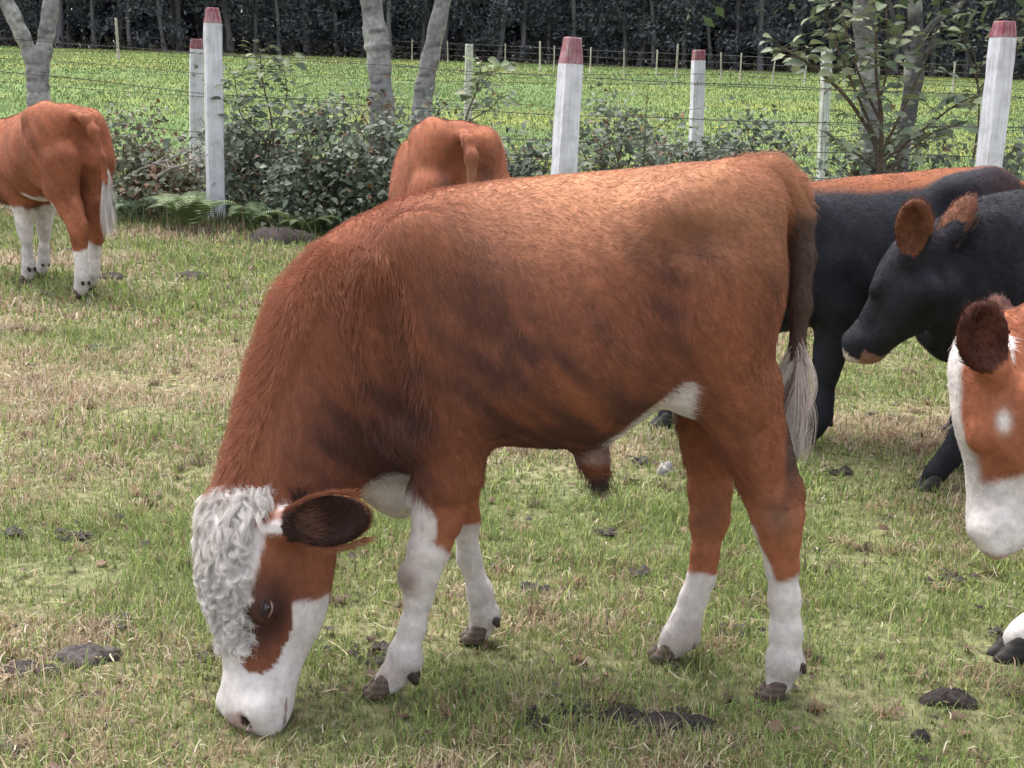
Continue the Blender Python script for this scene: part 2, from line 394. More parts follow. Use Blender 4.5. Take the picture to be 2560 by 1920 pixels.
def deep_wood():
    """the closed mass of foliage behind the trees that can be told apart"""
    r = np.random.default_rng(9); n = 70000
    x = r.uniform(-66, 66, n); y = 99 + r.random(n) * 12; z = terrain(x, y) + 15 * r.random(n) ** .9
    c = np.where(r.random((n, 1)) < .5, np.array((.100, .108, .140)), np.array((.112, .122, .150))) * r.uniform(.6, 1.3, (n, 1))  # blue haze mixed into the foliage colour here too
    V, F, C = leaf_cards(np.stack([x, y, z], 1), n, .4, .62, c, r)
    tag(link('deep_wood', mesh_np('deep_wood', V, F, M_LEAF, C)), 'dark closed foliage of the wood behind its front trees', 'wood', kind='stuff')
    n = 9000; x = r.uniform(-50, 50, n); y = 84.3 + r.random(n) ** 2 * 8; z = terrain(x, y) + r.random(n) ** 2 * .9
    c = np.where(r.random((n, 1)) < .4, np.array((.07, .085, .045)), np.array((.07, .055, .042))) * r.uniform(.6, 1.3, (n, 1))
    V, F, C = leaf_cards(np.stack([x, y, z], 1), n, .15, .14, c, r)
    tag(link('undergrowth', mesh_np('undergrowth', V, F, M_LEAF, C)), 'low brown undergrowth along the foot of the far wood', 'undergrowth', kind='stuff')
deep_wood()

# small pale posts of the fence at the edge of the wood
def far_post(px, pyb, h, label, w=.075, group='pale posts of the far fence'):
    p = G(px, pyb); r = np.random.default_rng(int(px) + 999)
    t = Tubes(); lean = r.normal(size=2) * .03 * h
    t.tube([(0, 0, -.2), (lean[0] * .5, lean[1] * .5, h * .5), (lean[0], lean[1], h - .03), (lean[0], lean[1], h)], [w * .55, w * .5, w * .48, w * .36], 7, np.array((.42, .39, .32)) * r.uniform(.75, 1.15))
    o = link('small_post', t.mesh('small_post', M_BARK), None, p); tag(o, label, 'fence post', group)
    return p
FARP = [(-20, 108), (120, 112), (210, 115), (322, 118), (425, 124), (560, 128), (672, 132), (770, 137), (862, 143), (960, 148), (1030, 153), (1120, 158), (1263, 166), (1385, 177), (1475, 184), (1560, 190), (1640, 193), (1802, 200), (1850, 203), (1930, 209), (2010, 214), (2110, 219), (2260, 226), (2380, 231), (2500, 237)]
fp = [far_post(a, b, 1.25, ordinal(k_ + 1) + ' thin pale post from the left along the edge of the far wood') for k_, (a, b) in enumerate(FARP)]
far_post(1350, 178, 1.45, 'pale post before the wood, just left of the central red topped post', .10)
far_post(1690, 194, 1.55, 'pale post before the wood, just left of the slim red topped post', .10)
far_post(297, 150, 1.9, 'tall pale post standing in the meadow above the left cow', .13)
for k, hz in enumerate((.45, .8, 1.12)):
    t = Tubes(); t.tube([q + Vector((0, 0, hz)) for q in fp], .012, 4, (.06, .055, .055), cap=False)
    tag(link('far_wire', t.mesh('far_wire', M_WIRE), None), ('lowest', 'middle', 'topmost')[k] + ' wire of the fence along the edge of the far wood', 'wire', 'wires of the far fence')

# ------------------------------------------------------------ double fence: squared posts painted white with red tops
def paint_mat(name, col, wear, amount=.25):
    m, nt, b = new_mat(name)
    tc = nt.nodes.new('ShaderNodeTexCoord'); mp = nt.nodes.new('ShaderNodeMapping'); mp.inputs['Scale'].default_value = (60, 60, 2.5)
    nz = nt.nodes.new('ShaderNodeTexNoise'); nz.inputs['Scale'].default_value = 1.0; nz.inputs['Detail'].default_value = 6
    nt.links.new(tc.outputs['Object'], mp.inputs[0]); nt.links.new(mp.outputs[0], nz.inputs['Vector'])
    n2 = nt.nodes.new('ShaderNodeTexNoise'); n2.inputs['Scale'].default_value = 9; n2.inputs['Detail'].default_value = 5
    nt.links.new(tc.outputs['Object'], n2.inputs['Vector'])
    ad = nt.nodes.new('ShaderNodeMath'); ad.operation = 'ADD'; nt.links.new(nz.outputs['Fac'], ad.inputs[0]); nt.links.new(n2.outputs['Fac'], ad.inputs[1])
    mr = nt.nodes.new('ShaderNodeMapRange'); mr.inputs['From Min'].default_value = .85; mr.inputs['From Max'].default_value = 1.35
    nt.links.new(ad.outputs[0], mr.inputs['Value'])
    mx = nt.nodes.new('ShaderNodeMix'); mx.data_type = 'RGBA'; mx.inputs['A'].default_value = (*col, 1); mx.inputs['B'].default_value = (*wear, 1)
    ml = nt.nodes.new('ShaderNodeMath'); ml.operation = 'MULTIPLY'; ml.inputs[1].default_value = amount
    nt.links.new(mr.outputs[0], ml.inputs[0]); nt.links.new(ml.outputs[0], mx.inputs['Factor'])
    m2 = nt.nodes.new('ShaderNodeMapRange'); m2.inputs['From Min'].default_value = .56; m2.inputs['From Max'].default_value = .68; m2.inputs['To Max'].default_value = .55
    n3 = nt.nodes.new('ShaderNodeTexNoise'); n3.inputs['Scale'].default_value = 5; n3.inputs['Detail'].default_value = 8; nt.links.new(tc.outputs['Object'], n3.inputs['Vector']); nt.links.new(n3.outputs['Fac'], m2.inputs['Value'])
    mx2 = nt.nodes.new('ShaderNodeMix'); mx2.data_type = 'RGBA'; nt.links.new(m2.outputs[0], mx2.inputs['Factor']); nt.links.new(mx.outputs['Result'], mx2.inputs['A']); mx2.inputs['B'].default_value = (.34, .34, .30, 1)
    nt.links.new(mx2.outputs['Result'], b.inputs['Base Color'])
    bp = nt.nodes.new('ShaderNodeBump'); bp.inputs['Strength'].default_value = .35; bp.inputs['Distance'].default_value = .004
    nt.links.new(ad.outputs[0], bp.inputs['Height']); nt.links.new(bp.outputs[0], b.inputs['Normal'])
    b.inputs['Roughness'].default_value = .8; b.inputs['Specular IOR Level'].default_value = .2
    return m
M_WPAINT = paint_mat('white_paint', (.80, .80, .86), (.42, .40, .42), .7)
M_RPAINT = paint_mat('red_paint', (.27, .075, .10), (.55, .42, .44), .75)
M_LICHEN = paint_mat('weathered_paint', (.66, .66, .64), (.20, .21, .17), 1.0)

def post_mesh(name, H, cap, w0, w1, taper, mats, seed):
    """squared post: shaft and separate painted head; returns two meshes"""
    r = np.random.default_rng(seed)
    def col(zs, ws, mat):
        V, F = [], []; n = 8
        for z, w in zip(zs, ws):
            h = w / 2; b = h * .13
            for x, y in ((-h + b, -h), (h - b, -h), (h, -h + b), (h, h - b), (h - b, h), (-h + b, h), (-h, h - b), (-h, -h + b)):
                V.append((x + r.normal() * .0018, y + r.normal() * .0018, z))
        for i in range(len(zs) - 1):
            for j in range(n): F.append((i * n + j, i * n + (j + 1) % n, (i + 1) * n + (j + 1) % n, (i + 1) * n + j))
        me = bpy.data.meshes.new(name); me.from_pydata(V, [], F + [tuple(reversed(range(n))), tuple(range((len(zs) - 1) * n, len(zs) * n))]); me.materials.append(mat)
        return me
    zs = np.linspace(-.35, H - cap, 16); ws = np.interp(zs, [-.35, H], [w0, w1]) * (1 + r.normal(size=16) * .008)
    wt = ws[-1]
    return col(zs, ws, mats[0]), col([H - cap + .002, H - cap * .5, H - .008, H], [wt * .985, wt * (1 - taper * .5), wt * (1 - taper), wt * (1 - taper) - .014], mats[1])

def fence_post(base, top, w, cap, taper, label, yaw=.35, mats=None, w1=None):
    base = Vector(base); top = Vector(top); ax = top - base; H = ax.length
    o = empty('fence_post', base); o.rotation_mode = 'QUATERNION'
    o.rotation_quaternion = ax.to_track_quat('Z', 'Y') @ Matrix.Rotation(0, 3, 'Z').to_quaternion()
    q = Vector((0, 0, 1)).rotation_difference(ax.normalized()); o.rotation_quaternion = q @ Matrix.Rotation(yaw, 3, 'Z').to_quaternion()
    a, b = post_mesh('post', H, cap, w, w1 or w * .95, taper, mats or (M_WPAINT, M_RPAINT), int(abs(base.x * 100)) + 5)
    link('shaft', a, o); link('red_top', b, o)
    tag(o, label, 'fence post', 'white posts with red tops')
    return o
def gz(p, dz=0.0): return Vector((p.x, p.y, float(terrain(p.x, p.y)) + dz))
YL, YM, YR = 11.9, 10.2, 9.7
pl = P(540, 547, YL); fence_post(gz(pl), P(531, 19, YL - .02), .150, .135, .30, 'white fence post with red top beside the fern, full length showing', .42)
b = P(1412, 470, YM); fence_post(gz(b) + Vector((-.03, 0, 0)), P(1431, 93, YM), .168, .20, .26, 'thick white fence post with faded red top standing above the calf', .45, w1=.150)
b = P(2476, 470, YR); fence_post(gz(b) + Vector((-.03, 0, 0)), P(2512, 53, YR), .150, .115, .20, 'white fence post with red top above the black cow at the right', .38)
# rear row
b = P(489, 330, 14.6); fence_post(gz(b), P(491, 97, 14.6), .150, .11, .15, 'partly hidden white post with red top behind the tall left post', .3)
b = P(1742, 380, 14.4); fence_post(gz(b), P(1747, 125, 14.4), .135, .11, .06, 'slim white post with red top standing alone above the hip of the calf', .2)
def old_post(base, top, w, label, seed):
    o = fence_post(base, top, w, .03, .05, label, .2, (M_LICHEN, M_LICHEN)); o['group'] = 'weathered pale posts of the rear fence row'
    for ch in o.children:
        if ch.name.startswith('red_top'): ch.name = 'post_head'
b = P(1172, 250, 17.5); old_post(gz(b), P(1173, 110, 17.5), .10, 'weathered pale post rising behind the cow seen from behind', 1)
b = P(2070, 270, 17.0); old_post(gz(b), P(2068, 122, 17.0), .115, 'weathered mottled pale post hidden among the broad leaves at the right', 2)

# barbed wire
def wire(pts, Yf, label, group, rad=.0034):
    px = np.array([a for a, _ in pts], float); py = np.array([b for _, b in pts], float)
    xs = np.arange(px[0], px[-1] + 1, 12.0); r = np.random.default_rng(int(abs(py[0] * 7 + px[-1])))
    w = [P(x, np.interp(x, px, py) + 1.2 * math.sin(x * .013 + py[0]), Yf(x)) for x in xs]
    pa = np.array([tuple(v) for v in w])
    t = Tubes(); t.tube(pa, rad, 5, (.075, .062, .058), cap=False)
    d = np.concatenate([[0], np.cumsum(np.linalg.norm(np.diff(pa, axis=0), axis=1))])
    o = link('barbed_wire', t.mesh('barbed_wire', M_WIRE), None)
    tb = Tubes()
    for s in np.arange(.07, d[-1], .125):
        c = np.array([np.interp(s, d, pa[:, i]) for i in range(3)])
        for k in range(2):
            v = r.normal(size=3); v[0] *= .5; v /= np.linalg.norm(v); v *= .016
            tb.tube([c - v, c + v], .0022, 4, (.07, .058, .055), cap=False)
    link('barbs', tb.mesh('barbs', M_WIRE), o)['kind'] = 'stuff'
    tag(o, label, 'barbed wire', group)
nearY = lambda x: float(np.interp(x, [-100, 531, 1420, 2490, 2700], [13.0, YL + .11, YM + .11, YR + .11, 9.7]))
rearY = lambda x: float(np.interp(x, [-100, 489, 1172, 1745, 2700], [14.6, 14.46, 14.4, 14.27, 14.2]))
wg = 'barbed wires of the near fence'
wire([(-60, 93), (300, 117), (531, 137), (1420, 193), (1900, 214), (2490, 240), (2640, 246)], nearY, 'topmost barbed wire of the near fence', wg)
wire([(-60, 172), (300, 209), (531, 236), (1000, 268), (1420, 288), (1900, 303), (2490, 318), (2640, 322)], nearY, 'second barbed wire from the top of the near fence', wg)
wire([(-60, 290), (300, 314), (531, 332), (1420, 352), (1900, 376), (2490, 392), (2640, 396)], nearY, 'third barbed wire from the top of the near fence', wg)
wire([(-60, 395), (531, 420), (1420, 398), (1900, 440), (2640, 470)], nearY, 'lowest barbed wire of the near fence, in the bushes', wg)
wg = 'barbed wires of the rear fence row'
wire([(-60, 126), (489, 132), (1000, 160), (1172, 186), (1745, 186), (2640, 226)], rearY, 'topmost barbed wire of the rear fence row', wg, .003)
wire([(-60, 140), (300, 165), (489, 182), (1172, 205), (1745, 212), (2640, 250)], rearY, 'second barbed wire of the rear fence row', wg, .003)
wire([(-60, 200), (489, 242), (1172, 250), (1745, 298), (2640, 330)], rearY, 'third barbed wire of the rear fence row', wg, .003)

# ------------------------------------------------------------ trees, saplings, brambles and ferns along the fence
def bark_cols(V, r, base):
    n = wav(V * np.array((1, 1, 2.2)), 14, 1) * .5 + wav(V * np.array((1, 1, 3.5)), 40, 2) * .5
    c = np.asarray(base)[None] * (1 + .30 * n)[:, None]
    c = mixc(c, (.50, .50, .46), np.clip(wav(V, 13, 4) * 1.4 - .35, 0, .8))
    c = mixc(c, (.085, .078, .072), np.clip(wav(V * np.array((1, 1, 3)), 21, 6) * 1.5 - .6, 0, .8))
    return c
def roadside_tree(label, limbs, crown_z, seed, base=(.30, .29, .288), crown=1500):
    """limbs: list of (points, radii); first is the trunk"""
    r = np.random.default_rng(seed); o0 = np.array(limbs[0][0][0]); o = empty('fence_tree', o0); tag(o, label, 'tree')
    t = Tubes(); ends = []
    for pts, rad in limbs:
        pts = np.array([tuple(q) for q in pts]) - o0; d = np.linspace(0, 1, len(pts)); tt = np.linspace(0, 1, len(pts) * 12)
        q = np.stack([np.interp(tt, d, pts[:, i]) for i in range(3)], 1); kr = np.array([.15, .2, .3, .2, .15])
        q2 = np.stack([np.convolve(np.pad(q[:, i], 2, mode='edge'), kr, 'valid') for i in range(3)], 1); q2[0], q2[-1] = q[0], q[-1]
        rr = np.interp(tt, d, rad) * (1 + .06 * np.sin(tt * 37 + seed)); t.tube(q2, rr, 18, base); ends.append(q2[-1])
    me = t.mesh('tree_trunk', M_BARK); Vv = np.concatenate(t.v)
    c4 = np.ones((len(Vv), 4), np.float32); c4[:, :3] = np.clip(bark_cols(Vv, r, base), .02, .6); me.attributes['col'].data.foreach_set('color', c4.ravel())
    link('trunk', me, o)
    tb = Tubes(); cl = []
    for e in ends:
        if e[2] < 2.2: continue
        for i in range(7):
            a = r.uniform(0, 6.28); ln = r.uniform(.8, 1.8); e1 = e + np.array((math.cos(a) * ln, math.sin(a) * ln, r.uniform(.2, 1.3)))
            tb.tube([e, (e + e1) / 2 + r.normal(size=3) * .1, e1], [.04, .025, .01], 5, base, cap=False)
            for s in (.5, .75, 1.0): cl.append(e + (e1 - e) * s)
    link('limbs', tb.mesh('limbs', M_BARK), o)
    cl = np.array(cl); n = crown; V, F, C = leaf_cards(cl[r.integers(0, len(cl), n)], n, .3, .07, np.where(r.random((n, 1)) < .5, np.array((.09, .13, .055)), np.array((.12, .16, .07))), r)
    cr = link('crown', mesh_np('tree_crown', V, F, M_LEAF, C), o); cr['kind'] = 'stuff'
    return o
YT = 13.0
roadside_tree('grey forked tree trunk standing behind the cow at the left edge',
    [([gz(P(96, 330, YT), -.1), P(97, 250, YT), P(92, 165, YT)], [.135, .112, .105]), ([P(92, 175, YT), P(70, 120, YT - .05), P(38, 50, YT - .1), P(-15, -60, YT - .1), P(-80, -260, YT - .2)], [.10, .072, .075, .07, .05]),
     ([P(98, 180, YT), P(112, 110, YT + .05), P(124, 40, YT + .1), P(136, -70, YT + .1), P(150, -300, YT + .2)], [.095, .078, .080, .07, .05])], 0, 1)
roadside_tree('grey tree trunk with a knotty bulge, left one of the central pair',
    [([gz(P(958, 330, YT), -.1), P(955, 260, YT), P(950, 190, YT), P(945, 128, YT), P(942, 105, YT), P(935, 60, YT), P(922, -40, YT), P(905, -330, YT)], [.150, .122, .112, .122, .132, .110, .105, .07])], 0, 2)
roadside_tree('slimmer grey tree trunk leaning right, right one of the central pair',
    [([gz(P(1052, 330, YT + .4), -.1), P(1056, 250, YT + .4), P(1068, 180, YT + .4), P(1088, 90, YT + .4), P(1112, -20, YT + .4), P(1165, -320, YT + .4)], [.120, .105, .095, .088, .082, .055])], 0, 3)
roadside_tree('pale grey tree trunk rising through the broad leaved sapling at the right',
    [([gz(P(2188, 430, 12.3), -.1), P(2184, 330, 12.3), P(2172, 200, 12.3), P(2162, 60, 12.3), P(2157, -60, 12.3), P(2150, -350, 12.3)], [.11, .10, .10, .105, .10, .07])], 0, 4, (.26, .25, .25))
roadside_tree('dark crooked trunk with many thin branches right of the pale trunk',
    [([gz(P(2250, 440, 12.0), -.1), P(2262, 330, 12.0), P(2285, 200, 12.0), P(2290, 110, 12.0), P(2285, -40, 12.0), P(2300, -330, 12.0)], [.08, .07, .085, .07, .06, .04]),
     ([P(2285, 130, 12.0), P(2330, 60, 12.05), P(2400, 10, 12.1), P(2500, -60, 12.1)], [.035, .028, .02, .012]), ([P(2288, 180, 12.0), P(2240, 70, 11.95), P(2215, -30, 11.9)], [.03, .022, .014]),
     ([P(2280, 150, 12.0), P(2350, 110, 11.9), P(2420, 95, 11.9)], [.02, .014, .008])], 0, 5, (.13, .125, .125), 2200)

# ---- one leaf: folded, pointed, slightly drooping
def leaf_mesh(L, w, col, seed, droop=.25):
    r = np.random.default_rng(seed); V, F = [], []; T = (0, .22, .5, .78, 1); Wd = (.10, .85, 1.0, .62, .03)
    for t, q in zip(T, Wd):
        x = L * t; z = -droop * L * t * t; ww = w * .5 * q
        V += [(x, -ww, z + ww * .35), (x, 0, z), (x, ww, z + ww * .35)]
    for i in range(4):
        for j in range(2): F.append((3 * i + j, 3 * i + j + 1, 3 * i + j + 4, 3 * i + j + 3))
    V = np.array(V); c = np.tile(np.asarray(col), (len(V), 1)) * r.uniform(.92, 1.08, (len(V), 1)); c[1::3] *= 1.18
    return mesh_np('leaf', V, np.array(F), M_LEAF, c, True)
BROAD = [leaf_mesh(.125, .078, c, i, d) for i, (c, d) in enumerate((((.165, .205, .118), .25), ((.210, .250, .140), .15), ((.130, .172, .108), .4), ((.260, .285, .165), .3), ((.150, .185, .130), .1)))]
BRAMB = [leaf_mesh(.085, .060, c, 20 + i, d) for i, (c, d) in enumerate((((.145, .178, .130), .3), ((.185, .220, .160), .2), ((.110, .140, .104), .45), ((.215, .245, .180), .35), ((.20, .10, .055), .5)))]

def orient(o, p, d, n):
    d = Vector(d).normalized(); n = Vector(n); y = n.cross(d)
    if y.length < 1e-4: y = Vector((0, 1, 0))
    y.normalize(); z = d.cross(y)
    o.rotation_mode = 'QUATERNION'; o.rotation_quaternion = Matrix((d, y, z)).transposed().to_quaternion(); o.location = p

def sapling(label, stems, leaves_per, seed, lib, size=1.0, spread=.13, more=1.0):
    """stems: list of (points px,py,Y; radius); leaves in whorls along the outer half"""
    r = np.random.default_rng(seed); pts0 = [P(*q) for q in stems[0][0]]; o0 = gz(pts0[0], -.03); o = empty('leafy_sapling', o0); tag(o, label, 'sapling')
    cnt = 0
    for pts, rad, n in stems:
        q = np.array([tuple(P(*a)) for a in pts]) - np.array(o0)
        tt = np.linspace(0, 1, 14); d = np.linspace(0, 1, len(q)); qq = np.stack([np.interp(tt, d, q[:, i]) for i in range(3)], 1)
        qq[1:-1] = (qq[:-2] + 2 * qq[1:-1] + qq[2:]) / 4
        t = Tubes(); t.tube(qq, np.linspace(rad, rad * .35, 14), 6, (.13, .10, .075)); stem = link('stem', t.mesh('stem', M_BARK), o)
        n = int(n * more)
        for k in range(n):
            s = 1 - .75 * (k / max(n, 1)) ** 1.1 * r.uniform(.7, 1.1); c = np.array([np.interp(s, tt, qq[:, i]) for i in range(3)])
            a = k * 2.4 + r.normal() * .4; dr = Vector((math.cos(a), math.sin(a), r.uniform(-.25, .65))).normalized()
            off = r.uniform(.01, spread); pos = Vector(c) + dr * off
            l = link('leaf', lib[int(r.integers(0, len(lib)))], stem); sc = size * r.uniform(.6, 1.15); l.scale = (sc, sc, sc)
            orient(l, pos, dr + Vector((0, 0, -.25 * r.random())), Vector((r.normal() * .5, r.normal() * .5 - .25, 1)))
            cnt += 1
            if off > .05:
                tw = Tubes(); tw.tube([c, tuple(pos)], [.003, .002], 4, (.12, .11, .07), cap=False); link('twig', tw.mesh('twig', M_BARK), stem)
    return o
D = 12.0
sapling('leafy sapling with pale green leaves right of the tall left post',
    [([(690, 470, D), (680, 300, D), (655, 200, D), (650, 125, D)], .012, 26), ([(690, 380, D), (600, 290, D - .1), (585, 190, D - .1)], .009, 14), ([(685, 330, D), (720, 240, D), (705, 140, D)], .008, 16), ([(690, 400, D), (760, 330, D), (790, 270, D)], .008, 14)], 4, 31, BROAD, .85, .17, 2.4)
D = 10.9
sapling('thin curved sapling topped by a leaf rosette above the cow seen from behind',
    [([(1150, 420, D), (1165, 290, D), (1195, 220, D), (1205, 150, D)], .010, 22), ([(1195, 225, D), (1225, 190, D), (1250, 165, D)], .005, 6), ([(1160, 310, D), (1230, 270, D), (1255, 235, D)], .006, 9)], 4, 32, BROAD, .9, .13, 1.7)
D = 10.6
sapling('big broad leaved sapling spreading before the right trunks',
    [([(2200, 470, D), (2190, 350, D), (2110, 230, D), (2010, 150, D - .1), (1955, 120, D - .1)], .022, 36), ([(2200, 440, D), (2205, 300, D), (2190, 190, D), (2190, 60, D)], .022, 40), ([(2195, 360, D), (2140, 230, D - .1), (2090, 110, D - .15), (2060, 20, D - .2)], .014, 34),
     ([(2205, 380, D), (2260, 270, D), (2310, 160, D), (2340, 70, D)], .014, 26), ([(2200, 410, D), (2300, 330, D), (2390, 260, D - .1), (2440, 240, D - .1)], .013, 26), ([(2200, 300, D), (2150, 200, D - .1), (2110, 60, D), (2100, -30, D)], .012, 26),
     ([(2210, 440, D), (2270, 380, D - .1), (2330, 330, D - .1), (2400, 310, D - .2)], .012, 22), ([(2200, 250, D), (2225, 150, D), (2215, 30, D), (2215, -60, D)], .011, 22), ([(2190, 420, D), (2120, 370, D - .1), (2060, 330, D - .1)], .010, 18)], 4, 33, BROAD, 1.1, .27, 1.22)
D = 11.4
sapling('lone dark twig with a few leaves between the two central posts',
    [([(1610, 420, D), (1612, 340, D), (1615, 270, D), (1622, 210, D)], .006, 4), ([(1612, 330, D), (1680, 300, D), (1720, 275, D)], .005, 8)], 4, 34, BRAMB, .9)
D = 11.0
sapling('loose leafy shoot at the top right edge beside the right post',
    [([(2420, 470, D + .6), (2450, 300, D + .6), (2440, 140, D + .6), (2400, 60, D + .6)], .012, 24), ([(2440, 250, D + .6), (2520, 130, D + .6), (2550, 40, D + .6)], .010, 26), ([(2450, 230, D + .6), (2410, 100, D + .6), (2380, 10, D + .6)], .008, 18), ([(2450, 220, D + .6), (2580, 90, D + .6), (2600, 20, D + .6)], .008, 18)], 4, 35, BROAD, .8, .2, 1.2)

def bramble(label, px, pyb, pyt, wpx, Y, seed, nleaf, npart=45, tint=(1, 1, 1), depth=.45, brown=.06):
    """bush: arching stems, a mass of leaves, and the outermost leaves singly"""
    r = np.random.default_rng(seed); b = gz(P(px, pyb, Y)); top = P(px, pyt, Y).z - b.z; rx = wpx / 2 * Y / FPX
    o = empty('bramble_bush', b); tag(o, label, 'bush')
    t = Tubes()
    for k in range(14):
        a = r.uniform(0, 6.28); e = np.array((math.cos(a) * rx * r.uniform(.4, 1.05), math.sin(a) * depth * r.uniform(.4, 1), top * r.uniform(.25, .9))); m = np.array((e[0] * .4, e[1] * .4, top * r.uniform(.6, 1.0)))
        s = np.linspace(0, 1, 7)[:, None]; q = 2 * s * (1 - s) * m + s * s * e + np.array((r.normal() * rx * .2, 0, 0)) * (1 - s) ** 2
        t.tube(q, np.linspace(.008, .003, 7), 5, (.16, .085, .065), cap=False)
    link('stems', t.mesh('bramble_stems', M_BARK), o)
    # clumps on an uneven dome
    nc = 70; th = r.uniform(0, 6.28, nc); ph = np.arccos(r.uniform(0, 1, nc)); rr = r.uniform(.5, 1.0, nc) + np.where(r.random(nc) < .25, .28, 0)
    cc = np.stack([np.cos(th) * np.sin(ph) * rx * rr, np.sin(th) * np.sin(ph) * depth * rr, np.cos(ph) * top * rr * (1 + .15 * np.sin(th * 3 + seed)) * .92], 1); cc[:, 2] = np.maximum(cc[:, 2], .05)
    n = nleaf; ci = r.integers(0, nc, n); p = cc[ci] + r.normal(size=(n, 3)) * np.array((.11, .10, .085)); p[:, 2] = np.maximum(p[:, 2], .02)
    shade = r.uniform(.7, 1.2, nc)[ci][:, None]
    col = np.where(r.random((n, 1)) < .4, np.array((.165, .198, .140)), np.where(r.random((n, 1)) < .5, np.array((.215, .250, .180)), np.array((.125, .155, .108)))) * shade * np.asarray(tint)
    bz = r.random(n) < brown; col[bz] = np.array((.20, .11, .06)) * r.uniform(.6, 1.2, (bz.sum(), 1))
    d = unit(np.stack([r.normal(size=n), r.normal(size=n) - .3, r.normal(size=n) * .5 - .1], 1)); nn = unit(r.normal(size=(n, 3)) * .55 + np.array((0, -.35, 1))); y = unit(np.cross(nn, d)); z = np.cross(d, y)
    L = r.uniform(.04, .085, (n, 1)); w = L * .36
    V = np.stack([p, p + d * L * .42 + y * w + z * w * .35, p + d * L * .5, p + d * L * .42 - y * w + z * w * .35, p + d * L - z * L * .15], 1).reshape(-1, 3)
    b0 = np.arange(n)[:, None] * 5; T = np.concatenate([b0 + [[0, 1, 2]], b0 + [[0, 2, 3]], b0 + [[1, 4, 2]], b0 + [[2, 4, 3]]])
    link('foliage', mesh_np('bramble_foliage', V, T, M_LEAF, np.repeat(col, 5, 0)), o)['kind'] = 'stuff'
    for k in range(npart):
        a = r.uniform(0, 6.28); ph_ = math.acos(r.uniform(0, 1)); pos = Vector((math.cos(a) * math.sin(ph_) * rx, -abs(math.sin(a)) * math.sin(ph_) * depth * 1.05, max(.06, math.cos(ph_) * top)))
        l = link('leaf', BRAMB[int(r.integers(0, 5 if brown > .1 else 4))], o); sc = r.uniform(.7, 1.2); l.scale = (sc, sc, sc)
        orient(l, pos, (r.normal(), r.normal() - .5, r.normal() * .4 - .15), (r.normal() * .5, r.normal() * .4 - .5, 1))
    return o
bramble('low bramble with browned stems behind the left cow', 300, 490, 285, 300, 12.6, 51, 2600, 30, (1.1, 1.0, .9), .5, .18)
bramble('withered brown bramble between the left cow and the tall left post', 420, 480, 345, 190, 12.3, 52, 1500, 25, (1.1, .95, .85), .4, .35)
bramble('dense tall bramble just right of the tall left post', 660, 500, 262, 230, 12.3, 53, 3200, 70)
bramble('dense grey green bramble in the middle of the hedge', 810, 525, 285, 270, 11.5, 54, 3400, 80)
bramble('bramble bush partly hidden by the cow seen from behind', 970, 515, 300, 250, 11.4, 55, 2900, 60)
bramble('dry bramble tangle at the foot of the central tree pair', 930, 390, 225, 190, 12.9, 56, 900, 20, (1.15, .95, .8), .3, .35)
bramble('bramble between the cow seen from behind and the thick post', 1310, 500, 300, 240, 11.0, 57, 3400, 60)
bramble('low bramble right of the thick white post', 1540, 480, 305, 270, 11.6, 58, 3200, 50, (1, 1, 1), .45, .1)
bramble('low bramble round the foot of the slim rear post', 1700, 480, 312, 280, 12.2, 59, 3600, 50)
bramble('bramble mound left of the big broad leaved sapling', 1880, 490, 305, 310, 11.4, 60, 4000, 60)
bramble('bramble at the foot of the big broad leaved sapling', 2210, 500, 320, 330, 11.2, 61, 3600, 60)
bramble('small bramble left of the post at the right', 2380, 480, 390, 200, 10.6, 62, 1200, 20)

def fern(label, px, py, Y, size, seed, n=9, col=(.13, .19, .075), lean=(0, -.3)):
    r = np.random.default_rng(seed); b = gz(P(px, py, Y)); o = empty('fern', b); tag(o, label, 'fern', 'bracken ferns by the fence')
    for k in range(n):
        a = k / n * 6.283 + r.normal() * .25; L = size * r.uniform(.75, 1.2); V, F = [], []
        dx, dy = math.cos(a) + lean[0], math.sin(a) + lean[1]; s = math.hypot(dx, dy); dx, dy = dx / s, dy / s
        ns = 22
        for i in range(ns):
            t = (i + 1) / ns; c = np.array((dx * L * t * .8, dy * L * t * .8, L * (1.3 * t - .95 * t * t))); tg = np.array((dx, dy, 1.4 - 2.2 * t)); tg /= np.linalg.norm(tg)
            pl_ = L * .34 * (1 - t) ** .8 * min(1, t * 5) + .006
            for sd in (-1, 1):
                pd = np.array((-dy * sd, dx * sd, -.15)) + tg * .45; pd /= np.linalg.norm(pd); q = len(V); w = pl_ * .045 + .003
                V += [c - tg * w, c + pd * pl_ * .5 - tg * w * 1.1, c + pd * pl_, c + pd * pl_ * .5 + tg * w * 1.1, c + tg * w]; F += [(q, q + 1, q + 3, q + 4), (q + 1, q + 2, q + 3, q + 3)]
        V = np.array(V); cc = np.tile(np.asarray(col) * r.uniform(.75, 1.2), (len(V), 1))
        Fq = np.array([f for f in F if f[2] != f[3]]); Ft = np.array([f[:3] for f in F if f[2] == f[3]])
        link('frond', mesh_np('frond', V, [Fq, Ft], M_LEAF, cc), o)
bramble('loose grey green scrub between the rear post and the dry bramble', 560, 470, 235, 150, 13.4, 63, 1500, 25)
bramble('pale scrub right of the central tree pair', 1120, 420, 255, 200, 12.6, 64, 2000, 40)
bramble('low scrub right of the post at the right edge', 2540, 470, 350, 160, 11.2, 65, 1500, 30)
fern('light green fern spreading before the tall left post', 478, 545, 11.25, .62, 71, 11, (.165, .225, .09))
fern('darker fern left of the light green fern', 330, 515, 11.6, .5, 72, 8, (.09, .135, .07))
fern('fern leaning out of the hedge right of the tall left post', 640, 545, 11.3, .45, 73, 8)
